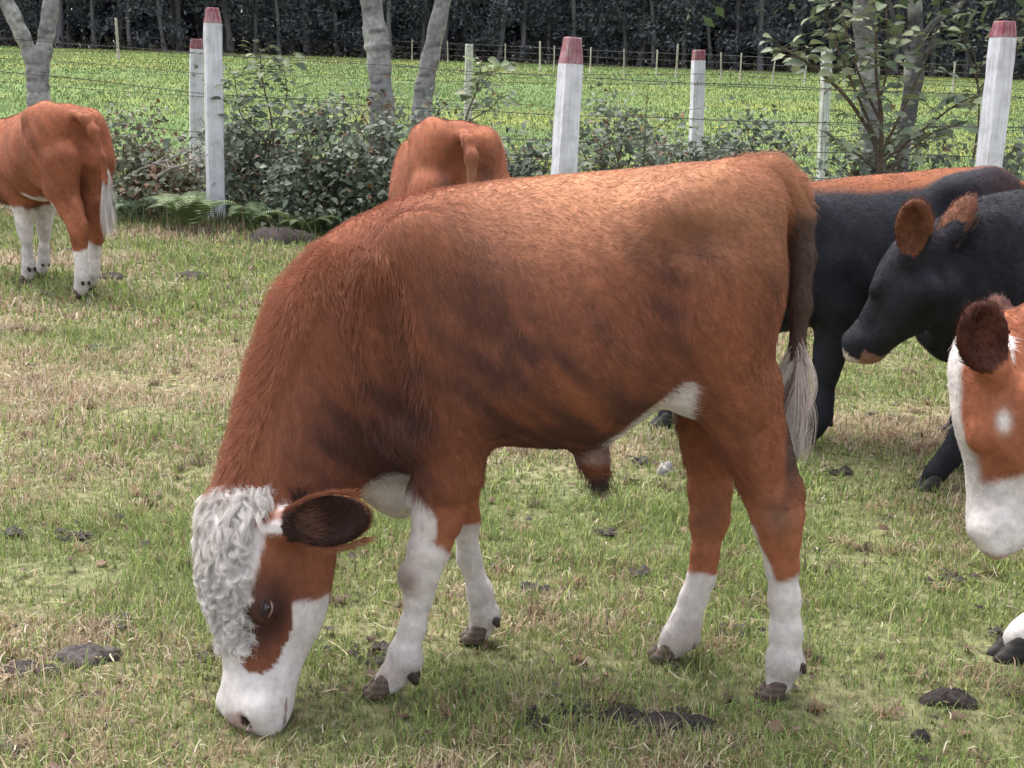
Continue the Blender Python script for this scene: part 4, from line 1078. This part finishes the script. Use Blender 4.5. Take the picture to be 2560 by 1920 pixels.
        c = mixc(c, (.17, .10, .075), np.clip(.6 * hk * (1 + .5 * wav(p, 50, 3)), 0, .8))
        # face
        s = np.abs(w); hz = .02 * wav(p, 30, 3) + .01 * n3
        inhead = (a > -.06) & (p[:, 0] < np.where(p[:, 2] < .2, -.52, -.44)) & (p[:, 2] < W(500, 1225)[2]) & (s < .30) & (b > -.26)
        face = sstep(.097 + hz - s, -.006, .006) * sstep(b + .06, -.01, .01)
        face = np.maximum(face, sstep(a + hz - .205 + .18 * (b + .1), -.008, .008))
        eyep = ((a - .262) / .098) ** 2 + ((b + .028) / .056) ** 2
        eyep = sstep(1 + 6 * hz - eyep, -.10, .10) * sstep(s + .7 * hz, .022, .036)
        fc = np.where(eyep > .5, 0, face)
        c = np.where(inhead[:, None], mixc(np.tile(BROWN * .72, (len(p), 1)), WHITE * .96, fc), c)
        de = blob(h * np.array((1, 1, 0)) + np.stack([a * 0, a * 0, s], 1), (.235, -.02, .10), (.10, .07, .10))
        c = np.where(inhead[:, None], mixc(c, DARKB * .7, np.clip(de * 1.3, 0, .93) * (1 - fc)), c)
        c = np.where(ear_mask(h, 1.05)[:, None], BROWN * .75, c)
        pad = sstep(a - .455 + .012 * n2, -.006, .012) * sstep(b + .045, -.01, .01) * sstep(.062 - s, -.01, .012)
        c = np.where(inhead[:, None], mixc(c, (.46, .32, .30), .85 * pad), c)
        mouth = inhead & (np.abs(b + .078 - .03 * (a - .42)) < .004 * (1 + .5 * n3)) & (a > .415)
        c = np.where(mouth[:, None], np.array((.34, .25, .235)), c)
        ns = inhead & (((a - .474) / .030) ** 2 + ((b - .015) / .024) ** 2 + ((s - .052) / .019) ** 2 < 1)
        c = np.where(ns[:, None], np.array((.04, .025, .024)), c)
        return np.clip(c, .01, .9)

    Vn = vert_normals(V, F)
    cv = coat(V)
    h = head_local(V, M); s = np.abs(h[:, 2])
    # inside of the ears is dark hair
    ein = ear_mask(h, 1.05) & ear_in(h, Vn @ M[1].T)
    cv[ein] = DARKB * .55
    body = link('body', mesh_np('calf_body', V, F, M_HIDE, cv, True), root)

    mz_z = W(600, 1230)[2]
    def style(p, n, col, r):
        N = len(p); h = head_local(p, M); a, b, w = h[:, 0], h[:, 1], h[:, 2]
        L = np.full(N, .018); lift = np.full(N, .34); wave = np.full(N, .0006)
        flow = np.tile(np.array((.75, 0, -.65)), (N, 1))
        g = np.stack([wav(p, 16, 4), wav(p, 16, 5), wav(p, 16, 6)], 1) * .3
        nk = (p[:, 0] + r.normal(size=N) * .07 < -.25) & (p[:, 2] > .45)
        flow[nk] = (.35, 0, -.95)
        L[nk] = .026; lift[nk] = .5
        crest = nk & (n[:, 0] < -.35) & (p[:, 2] < 1.02)
        L[crest] = .048; lift[crest] = .8
        fl = (np.exp(-((p[:, 0] - .22) / .22) ** 2 - ((p[:, 2] - .88) / .2) ** 2) + .15 * wav(p, 12, 7) > r.uniform(.25, .8, N)); wave[fl] = .0035; L[fl] = .024
        g[fl] *= 1.8
        rump = (p[:, 2] + r.normal(size=N) * .02 > 1.15) & (p[:, 0] + r.normal(size=N) * .04 > .34); L[rump] = .030; lift[rump] = .75
        leg = p[:, 2] < .48; flow[leg] = (.1, 0, -1); L[leg] = .012; lift[leg] = .3
        fet = p[:, 2] < .13; L[fet] = .018; lift[fet] = .4
        belly = (p[:, 2] < .62) & (p[:, 2] > .5) & (n[:, 2] < -.3); L[belly] = .03; flow[belly] = (.4, 0, -.3); lift[belly] = .5
        flow = flow + g
        hd = (a > -.05) & (p[:, 0] < -.5) & (p[:, 2] < mz_z)
        flow[hd] = M[1][0] * 1.0 + g[hd] * .8
        L[hd] = .013; lift[hd] = .3; wave[hd] = .001
        muz = hd & (a > .33); L[muz] = .006; lift[muz] = .25
        ear = ear_mask(h, 1.05)
        sg = np.sign(w)[:, None]
        flow[ear] = (M[1][2][None] * sg)[ear]; L[ear] = .022; lift[ear] = .35
        keep = ~(hd & (a > .475)) & (p[:, 2] > .045)
        col[ear & ear_in(h, n @ M[1].T)] = DARKB * .6
        return L, flow, lift, wave, keep
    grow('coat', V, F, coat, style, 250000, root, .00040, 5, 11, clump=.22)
    if globals().get('QUICK_SHAPE'): return root, M, V, F
    # curly white forelock: tight corkscrew locks of several hairs
    r = np.random.default_rng(5)
    h = head_local(V, M); sel = np.where((h[:, 0] > -.04) & (h[:, 0] < .30) & (np.abs(h[:, 2]) < .092) & (h[:, 1] > -.065) & (V[:, 0] < -.5) & (Vn @ M[1][1] > .05))[0]
    sel = sel[(np.abs(h[sel, 2]) < .088 - .11 * np.maximum(h[sel, 0] - .15, 0) * 2)]
    lk = r.choice(sel, 520)
    R_, T_, C_, rad = [], [], [], []
    t = np.linspace(0, 1, 16)
    for i in lk:
        a = h[i, 0]; top = a < .075
        Ln = (r.uniform(.045, .075) if top else r.uniform(.022, .042)) * (1 if a < .2 else .75)
        n = Vn[i]; ax = M[1][0] * r.uniform(.55, 1) + M[1][2] * r.normal() * .45
        ax = ax - n * (ax @ n); ax /= np.linalg.norm(ax); sd = np.cross(n, ax)
        turns = r.uniform(.5, 1.1) if top else r.uniform(1.0, 1.7)
        cr = r.uniform(.004, .007) if top else r.uniform(.0065, .012) * (1 if a < .2 else .75)
        ph0 = r.uniform(0, 6.28); hand = r.choice([-1, 1]); sh = r.uniform(.68, 1.12)
        for k in range(30):
            j = r.normal(size=3) * .0023; ph = ph0 + r.normal() * .24; l2 = Ln * r.uniform(.7, 1.15)
            th = ph + hand * turns * 6.28 * t
            lift = .002 + (.010 if top else .007) * np.sin(np.pi * np.clip(t * .9, 0, 1))
            c = V[i] + j + ax * (l2 * t)[:, None] + n * lift[:, None] + (sd * (cr * (np.cos(th) - math.cos(ph)))[:, None] + (n * .55 + ax * .7) * (cr * (np.sin(th) - math.sin(ph)))[:, None]) * np.minimum(1, t * 3)[:, None]
            T_.append(c); C_.append(np.array((.86, .80, .76)) * sh * r.uniform(.85, 1.12)); rad.append(.00034 * r.uniform(.7, 1.2))
    # fine matted under-curls between the locks
    for i in r.choice(sel, 7000):
        n = Vn[i]; ax = M[1][0] * r.uniform(.3, 1) + M[1][2] * r.normal() * .8; ax = ax - n * (ax @ n); ax /= np.linalg.norm(ax); sd = np.cross(n, ax)
        Ln = r.uniform(.014, .034); cr = r.uniform(.0025, .0065); ph = r.uniform(0, 6.28); th = ph + r.choice([-1, 1]) * r.uniform(.8, 2.0) * 6.28 * t
        c = V[i] + r.normal(size=3) * .003 + ax * (Ln * t)[:, None] + n * (.001 + .008 * t * (1.3 - t))[:, None] + (sd * (cr * (np.cos(th) - math.cos(ph)))[:, None] + (n * .5 + ax * .7) * (cr * (np.sin(th) - math.sin(ph)))[:, None]) * np.minimum(1, t * 3)[:, None]
        T_.append(c); C_.append(np.array((.84, .78, .74)) * r.uniform(.7, 1.1)); rad.append(.00030)
    strands('curly_forelock', root, None, np.array(T_), np.array(C_), np.array(rad), root)
    # long hair fringing the ears
    T_, C_, rad = [], [], []
    t9 = np.linspace(0, 1, 6)[:, None]
    for sg in (1, -1):
        d, nr = ear_axes(sg, EAR0); wd = np.cross(nr, d)
        for k in range(1500):
            s0 = r.uniform(.02, .20); ang = r.choice([-1, 1]) * (.054 * math.sqrt(max(0, 1 - ((s0 - .125) / .115) ** 2))) if k % 3 else r.uniform(-.04, .04); s1 = s0 if k % 3 else r.uniform(.02, .08)
            st0 = (np.array((.045, -.045, sg * .088)) + d * s1 + wd * ang + nr * (.008 if k % 3 else -.002)) * 1.05
            e = st0 + (d * r.uniform(.02, .045) + wd * (np.sign(ang) * r.uniform(0, .014) if k % 3 else r.normal() * .012) + nr * r.uniform(.0, .018)) * (1 if k % 3 else 1.5)
            c = st0 + (e - st0) * t9 + nr * (.004 * np.sin(t9 * 3.1)); T_.append(M[0] + c @ M[1]); C_.append((BROWN * .8 if k % 3 else np.array((.20, .10, .065))) * r.uniform(.6, 1.2)); rad.append(.0004)
    strands('ear_fringe', root, None, np.array(T_), np.array(C_), np.array(rad), root)
    # white switch at the end of the tail, hanging in wavy locks
    T_, C_, rad = [], [], []
    t = np.linspace(0, 1, 10)[:, None]
    a0 = W(1993, 850, -.01); b0 = W(1988, 985, -.01)
    for k in range(150):
        ph = r.uniform(0, 6.28); off = r.normal(size=2) * (.0105, .014); st0 = a0 + (b0 - a0) * r.random() + np.array((0, r.normal() * .010, 0))
        zend = W(2000, 1135)[2] + abs(r.normal()) * .05 - .01
        sh = r.uniform(.75, 1.1); dark = r.random() < .16
        for q_ in range(26):
            st1 = st0 + r.normal(size=3) * .004
            e = np.array((st1[0] + off[0] * 1.5 - .004 + r.normal() * .004, st1[1] + off[1] * 1.4 + r.normal() * .004, zend + r.normal() * .008))
            c = st1 + (e - st1) * t + np.stack([.006 * np.sin(t[:, 0] * 5 + ph), .005 * np.cos(t[:, 0] * 6 + ph), 0 * t[:, 0]], 1) * t
            c[:, 0] += (off[0] * 1.1 * np.sin(t[:, 0] * 3.14))
            T_.append(c); C_.append((np.array((.22, .15, .12)) if dark else WHITE * np.array((1.12, 1.05, .99)) * sh) * r.uniform(.85, 1.1)); rad.append(.0005)
    strands('tail_switch', root, None, np.array(T_), np.array(C_), np.array(rad), root, tip=.4)
    # dark tuft of the sheath
    T_, C_ = [], []
    for k in range(700):
        st0 = W(1490, 1165, -.05) + r.normal(size=3) * .011
        e = st0 + np.array((.012 + r.normal() * .012, r.normal() * .012, -.04 - r.random() * .03))
        T_.append(st0 + (e - st0) * t); C_.append(np.array((.06, .04, .035)) * r.uniform(.6, 1.5))
    strands('sheath_tuft', root, None, np.array(T_), np.array(C_), np.full(700, .0005), root)
    # eyes with lashes, hooves, dew claws
    for sgn in (1, -1):
        c = M[0] + (np.array((.205, -.010, sgn * .0985)) * 1.05) @ M[1]
        e = link('eye', eye_mesh(), root, c)
        lt = Tubes(); n_ = M[1][2] * sgn
        for k, (rr, w2) in enumerate(((.0185, .0052), (.0185, .0036))):
            th = np.linspace(-1.75, 1.75, 12) + (0 if k == 0 else math.pi)
            ring = [n_ * (.0125 - .004 * abs(math.sin(x))) + (M[1][1] * math.cos(x) * .62 + M[1][0] * math.sin(x)) * rr for x in th]
            lt.tube(ring, w2, 6, (.045, .028, .024) if k == 0 else (.30, .19, .15))
        link('eyelid', lt.mesh('eyelid', M_HIDE), e)
    hm = hoof_mesh('brown', (.11, .075, .06))
    for px, py, dy, rz, x_, w2 in ((952, 1742, -.15, .05, (1038, 1688), -.15), (1190, 1610, .16, .02, (1241, 1546), .16), (1932, 1742, -.10, .0, (2001, 1660), -.10), (1660, 1655, .09, .1, (1728, 1600), .09)):
        g = W(px, py, dy); g[2] = .0
        o = link('hoof', hm, root, g); o.rotation_euler = (0, 0, rz); o.scale = (.78, .80, .74)
        tb = Tubes()
        for e in (-.018, .018):
            d0 = W(x_[0], x_[1], w2) + np.array((0, e, 0))
            tb.tube([d0 + np.array((-.012, 0, .012)), d0, d0 + np.array((.006, 0, -.014))], [.009, .012, .006], 8, (.06, .042, .038))
        link('dew_claw', tb.mesh('dew_claw', M_HOOF), root)
    return root, M, V, F
calf_root, CALF_M, CALF_V, CALF_F = make_calf()

# ------------------------------------------------------------ the other cattle
CALF_ST = []
for px, yt, yb, hw in ((905, 640, 1120, .10), (960, 560, 1185, .175), (1030, 520, 1205, .215), (1120, 490, 1180, .235), (1270, 462, 1112, .255), (1400, 447, 1118, .275),
                       (1520, 438, 1118, .285), (1620, 425, 1075, .275), (1700, 415, 1020, .26), (1790, 410, 970, .245), (1870, 412, 930, .215), (1925, 430, 890, .17), (1962, 475, 840, .10)):
    _a2 = W(px, yt); _b2 = W(px, yb, -.05); CALF_ST.append((_a2[0], _a2[2], _b2[2], hw))
FRONT = [(-.24, .80, .12), (-.20, .64, .10), (-.195, .54, .078), (-.21, .44, .058), (-.215, .375, .051), (-.215, .32, .039), (-.22, .21, .035), (-.225, .14, .042), (-.25, .085, .038), (-.265, .06, .039)]
HIND = [(.42, .86, .14), (.40, .70, .115), (.455, .57, .08), (.51, .48, .062), (.525, .42, .056), (.52, .36, .046), (.515, .28, .041), (.51, .2, .040), (.505, .14, .045), (.48, .085, .042), (.465, .06, .04)]

def make_cow(label, cat, loc, rz, scale, poll, muz, fnorm, coat, world=False, headsc=1.0, steps=(0, 0, 0, 0), hairs=40000, res=.014, tail_side=0.0, switch=WHITE, hoof=('dark', (.03, .026, .024)), spread=1.0, group=None, name='cow', earlen=1.0, ear=EAR0, fluff=1.0, eyes=True, tailx=0.0, wide=1.0, earw=1.0, drop=0.0, nr=1.0):
    if not isinstance(scale, tuple): scale = (scale,) * 3
    root = empty(name, loc, rz); root.scale = scale
    if world:
        Rz = np.array(((math.cos(rz), math.sin(rz), 0), (-math.sin(rz), math.cos(rz), 0), (0, 0, 1)))
        poll, muz = ((Rz @ (np.array(P(*q)) - np.array(loc))) / np.array(scale) for q in (poll, muz)); fnorm = Rz @ np.array(fnorm)
    tag(root, label, cat, group)
    poll = np.asarray(poll, float); muz = np.asarray(muz, float)
    lo = np.minimum((-.6, -.42, -.01), np.minimum(poll, muz) - .42); hi = np.maximum((.88, .42, 1.32), np.maximum(poll, muz) + .42); lo[2] = -.01
    f = Field(lo, hi, res)
    st = [(a, b, c, d * wide) for a, b, c, d in CALF_ST]
    f.loft(st, .05, .14)
    for s in (-1, 1):
        f.ell(W(1030, 840, s * .145), (.125, .075, .25), .09)
        f.ell(W(1115, 1010, s * .15), (.10, .065, .13), .05)
        f.ell(W(1830, 720, s * .14), (.165, .105, .27), .07)
        f.ell(W(1770, 880, s * .17), (.11, .06, .14), .06)
        f.ell(W(1700, 530, s * .17), (.07, .06, .06), .08)
        f.ell(W(1930, 560, s * .10), (.05, .05, .08), .07)
        f.ell(W(1640, 700, s * .32), (.075, .06, .14), .07, sub=True)
        f.ell(W(1230, 900, s * .32), (.05, .06, .22), .06, sub=True)
    f.ell((.62, 0, .62), (.05, .03, .25), .06, sub=True)
    for s in (-1, 1):
        f.cone((.615, s * .062, 1.0), (.60, s * .05, .72), .022, .030, .04, 1, sub=True)      # grooves beside the tail
        f.cone((.575, s * .165, .95), (.56, s * .15, .68), .014, .016, .04, 1, sub=True)
    n0 = np.array((-.22, 0, .84)); mid = n0 * .45 + poll * .55 + np.array((0, 0, -.01 - drop))
    f.chain([n0, n0 * .7 + mid * .3, mid, poll * .75 + mid * .25 + np.array((0, 0, -.03 - drop * .6))], [.25, .21 * nr, .165 * nr, .115 * headsc * nr], .06, .62)
    for i, (s, ln) in enumerate(((-1, FRONT), (1, FRONT), (-1, HIND), (1, HIND))):
        yb = .135 * spread
        pts = []
        for x, z, r in ln:
            pts.append((np.array((x + steps[i] * max(0, .78 - z) / .72, s * (yb + (.02 if z > .6 else 0)), z)), r))
        f.chain([a for a, _ in pts], [b for _, b in pts], .03, .88)
        if i > 1:
            k = steps[i] * .3 / .72
            f.chain([np.array((.55 + k * .6, s * yb, .60)), np.array((.585 + k, s * yb, .475)), np.array((.58 + k, s * yb, .43))], [.03, .026, .02], .03, .8)
    tp = [(.46, 0, 1.14), (.56, 0, 1.125), (.612, tail_side * .2, 1.06), (.635 + tailx * .5, tail_side * .6, .90), (.638 + tailx, tail_side, .76), (.64 + tailx, tail_side, .68)]
    f.chain(tp, [.028, .030, .028, .024, .019, .013], .035)
    M = frame(poll, muz - poll, fnorm)
    head_prims(f, M, headsc, ear, earlen, earw=earw)
    V, F = f.surface(2)
    Vn = vert_normals(V, F)
    fd = np.array((.755, 0, -.656))
    def ct(p):
        q3 = p - (p @ fd)[:, None] * fd * .75
        return np.clip(coat(p, head_local(p, M) / headsc) * (1 + .13 * wav(q3, 35, 2) + .12 * wav(q3, 80, 5))[:, None], .006, .9)
    cv = ct(V)
    link('body', mesh_np('cow_body', V, F, M_HIDE, cv, True), root)
    if hairs:
        def style(p, n, col, r):
            N = len(p); h = head_local(p, M) / headsc
            L = np.full(N, .018); lift = np.full(N, .35); wave = np.full(N, .0008)
            flow = np.tile(np.array((.75, 0, -.65)), (N, 1)) + np.stack([wav(p, 16, 4), wav(p, 16, 5), wav(p, 16, 6)], 1) * .25
            leg = p[:, 2] < .5; flow[leg] = (.1, 0, -1); L[leg] = .012
            nk = (p[:, 0] < -.3) & (p[:, 2] > .5); L[nk] = .024; lift[nk] = .5
            hd = (h[:, 0] > 0) & (p[:, 0] < -.4) & (np.linalg.norm(h, axis=1) < .6)
            flow[hd] = M[1][0]; L[hd] = .012
            e = ear_mask(h, 1.0, earlen, ear, earw); flow[e] = (np.array(ear[0]) * np.concatenate([np.ones((N, 2)), np.sign(h[:, 2:3])], 1) @ M[1])[e]; L[e] = .024; lift[e] = .55
            keep = (p[:, 2] > .05) & ~(hd & (h[:, 0] > .462))
            return L * fluff, flow, lift, wave, keep
        grow('coat', V, F, ct, style, hairs, root, .0007, 4, int(abs(loc[0]) * 100) + 3, clump=.34)
    r = np.random.default_rng(int(abs(loc[0] * 77)) + 1)
    if switch is not None:
        T_, C_ = [], []; t = np.linspace(0, 1, 7)[:, None]; e0 = np.array(tp[-2])
        for k in range(70):
            st0 = e0 + np.array((0, 0, .06 - .17 * r.random())) + r.normal(size=3) * .008; off = r.normal(size=2) * .022; sh = r.uniform(.8, 1.1)
            for j in range(14):
                e = st0 + np.array((off[0] + r.normal() * .005, off[1] + r.normal() * .005, -.16 - r.random() * .12))
                T_.append(st0 + r.normal(size=3) * .003 + (e - st0) * t + np.stack([.005 * np.sin(t[:, 0] * 6 + k), 0 * t[:, 0], 0 * t[:, 0]], 1)); C_.append(np.asarray(switch) * sh)
        strands('tail_switch', root, None, np.array(T_), np.array(C_), np.full(len(T_), .0007), root, tip=.4)
    if eyes:
        for sg in (1, -1):
            o = link('eye', eye_mesh(), root, M[0] + (np.array((.19, -.010, sg * .0935)) * headsc) @ M[1])
            o.scale = (headsc,) * 3
    hm = hoof_mesh(*hoof)
    for i, (s, ln) in enumerate(((-1, FRONT), (1, FRONT), (-1, HIND), (1, HIND))):
        x = ln[-1][0] + steps[i] * .72 / .72 - .012
        o = link('hoof', hm, root, (x, s * .135 * spread, 0)); o.scale = (1.1, 1.1, 1.1)
        tb = Tubes()
        for e in (-.02, .02):
            d0 = np.array((x + .085, s * .135 * spread + e, .115))
            tb.tube([d0 + np.array((-.014, 0, .012)), d0, d0 + np.array((.006, 0, -.016))], [.009, .013, .006], 7, (.03, .025, .024))
        link('dew_claw', tb.mesh('dew_claw', M_HOOF), root)
    return root, M

EAR_D = ((-1.0, .22, .42), (-.2, -.3, .9)); EAR_E = ((-.72, .2, .62), (.0, -.62, .78))
RED = np.array((.315, .112, .058)); BLACK = np.array((.021, .022, .028))

def coat_left(p, h):
    n2 = wav(p, 22, 1); n3 = wav(p, 60, 2)
    c = np.tile(RED, (len(p), 1)) * (1 + .12 * wav(p, 9, 3) + .06 * n2)[:, None]
    j = .02 * n2 + .01 * n3
    zl = np.where(p[:, 0] < .15, .52, .33) + j
    wh = sstep(zl - p[:, 2], -.006, .006)
    wh = np.maximum(wh, sstep(.62 + j - p[:, 2], -.01, .01) * (np.abs(p[:, 1]) < .2 + j) * (p[:, 0] > -.05) * (p[:, 0] < .42) * (p[:, 2] > .5))
    wh = np.maximum(wh, sstep(h[:, 0] - .02 + j, -.01, .01) * (np.linalg.norm(h, axis=1) < .6) * (p[:, 0] < -.45))
    return mixc(c, WHITE, wh)

def coat_mid(p, h):
    n2 = wav(p, 22, 2)
    c = np.tile(RED * np.array((1.0, .98, .95)), (len(p), 1)) * (1 + .12 * wav(p, 9, 1) + .06 * n2)[:, None]
    dk = np.exp(-(((np.abs(p[:, 1]) - .085) / .06) ** 2 + ((p[:, 2] - .86) / .26) ** 2)) * sstep(p[:, 0], .45, .54)
    c = mixc(c, (.085, .050, .045), .9 * dk)
    tl = sstep(.03 - np.abs(p[:, 1]), -.004, .006) * sstep(p[:, 0], .60, .63) * sstep(1.08 - p[:, 2], 0, .1)
    c = mixc(c, TAN * .85, .5 * tl)
    wh = sstep(.36 + .03 * n2 - p[:, 2], -.01, .01)
    return mixc(c, WHITE, wh)

def coat_black_ridge(p, h):
    n2 = wav(p, 18, 2)
    c = np.tile(BLACK, (len(p), 1)) * (1 + .2 * n2)[:, None]
    top = sstep(p[:, 2] + .02 * n2, 1.085, 1.135) * (p[:, 0] > -.4) * sstep(.17 - np.abs(p[:, 1]), 0, .05)
    c = mixc(c, (.26, .085, .035), .9 * top)
    return mixc(c, (.10, .035, .022), .5 * np.exp(-((p[:, 0] - .42) / .14) ** 2 - ((p[:, 2] - 1.1) / .12) ** 2))

def coat_black_head(p, h):
    n2 = wav(p, 18, 3)
    c = np.tile(BLACK, (len(p), 1)) * (1 + .2 * n2)[:, None]
    ear = ear_mask(h, 1.0, .95, EAR_D, 1.0) & (h[:, 1] > -.075)
    c = mixc(c, (.19, .078, .044), np.where(ear, .9, 0))
    tuft = np.exp(-((h[:, 0] + .02) / .05) ** 2 - (h[:, 2] / .06) ** 2 - ((h[:, 1] - .04) / .05) ** 2)
    c = mixc(c, (.20, .06, .035), .8 * tuft)
    near = np.linalg.norm(h, axis=1) < .6
    mz = near & (h[:, 0] > .445) & (p[:, 0] < -.4)
    c = np.where(mz[:, None], np.array((.55, .45, .40)), c)
    ch = near & (h[:, 0] > .40) & (h[:, 1] < -.085) & (p[:, 0] < -.4)
    return np.where(ch[:, None], np.array((.30, .17, .13)), c)

def coat_right(p, h):
    n2 = wav(p, 22, 1); n3 = wav(p, 60, 2)
    c = np.tile(RED, (len(p), 1)) * (1 + .12 * wav(p, 9, 5) + .06 * n2)[:, None]
    a, b, s = h[:, 0], h[:, 1], np.abs(h[:, 2]); hz = .012 * n2 + .006 * n3
    near = (np.linalg.norm(h, axis=1) < .62) & (p[:, 0] < -.35) & (a > -.03)
    wh = sstep(.070 + hz - s, -.008, .008) * (b > -.08)
    wh = np.maximum(wh, sstep(a - .30 + hz - .25 * b, -.012, .012))
    wh = np.maximum(wh, np.exp(-((a - .155) / .022) ** 2 - ((b + .065) / .014) ** 2) * 1.3).clip(0, 1)
    c = np.where(near[:, None], mixc(c, WHITE, wh), c)
    e = ear_mask(h, 1.0, .86, EAR_E, 1.12)
    c = np.where(e[:, None], np.array((.085, .030, .022)) * (1 + .35 * n2 + .3 * n3)[:, None], c)
    c = np.where((near & (a > .462))[:, None], np.array((.45, .33, .31)), c)
    lg = sstep(.50 + .04 * n2 - p[:, 2], -.01, .01) * (p[:, 0] < .1)
    c = mixc(c, BLACK, lg * .96 * ~near)
    wl = sstep(.36 + .03 * n2 - p[:, 2], -.01, .01) * ~near
    return mixc(c, WHITE, wl)

# red cow at the left edge, seen from behind and its left
make_cow('red brown cow with white tail tip walking away at the left edge', 'cow', (-3.06, 8.36, .005), math.radians(-44), (1.02, .97, .98), (-.78, .0, .86), (-1.0, 0, .47), (-.8, 0, .6),
         coat_left, False, 1.0, (.12, -.06, .10, -.14), 60000, .014, .05, WHITE * 1.05, ('brown', (.11, .075, .06)), .7, tailx=.04, fluff=1.5, wide=.92)
# red cow beyond the grazing calf, rump to the viewer
make_cow('red brown cow seen from behind, only its rump showing above the calf', 'cow', (-.37, 6.5, 0), math.radians(-76), (1.03, .92, 1.0), (-.80, .0, .72), (-.92, 0, .30), (-.9, 0, .3),
         coat_mid, False, 1.0, (.06, -.04, .03, -.03), 50000, .014, .0, np.array((.3, .12, .07)), ('brown', (.11, .075, .06)), fluff=1.5)
# black cow with the rusty back stripe, standing broadside
make_cow('black cow with a rusty brown stripe along its back behind the calf', 'cow', (1.47, 5.12, .0), math.radians(3), (1.06, .98, .925), (-.84, .05, .98), (-1.0, .05, .58), (-.85, 0, .6),
         coat_black_ridge, False, 1.0, (.0, -.50, .05, -.05), 40000, .014, .0, BLACK * 1.5)
# black calf with brown ears, head lowered before it
make_cow('black calf with brown furry ears and pale muzzle, head lowered to the left', 'calf', (1.94, 4.62, .0), math.radians(10), .93, (2300, 592, 4.36), (2130, 852, 4.52), (0, 0, 1),
         coat_black_head, True, 1.12, (-.22, .02, .05, -.05), 60000, .012, .0, BLACK * 1.5, earlen=.95, ear=EAR_D, earw=1.0, fluff=1.3, drop=.14, nr=.84)
# red and white cow entering at the right edge
make_cow('red cow with white blaze and muzzle entering at the right edge', 'cow', (1.90, 3.16, .0), math.radians(3), .90, (2446, 870, 2.96), (2440, 1330, 2.90), (-.90, .43, .05),
         coat_right, True, 1.14, (-.42, -.02, .05, -.05), 80000, .012, .0, WHITE, earlen=.86, ear=EAR_E, earw=1.12)
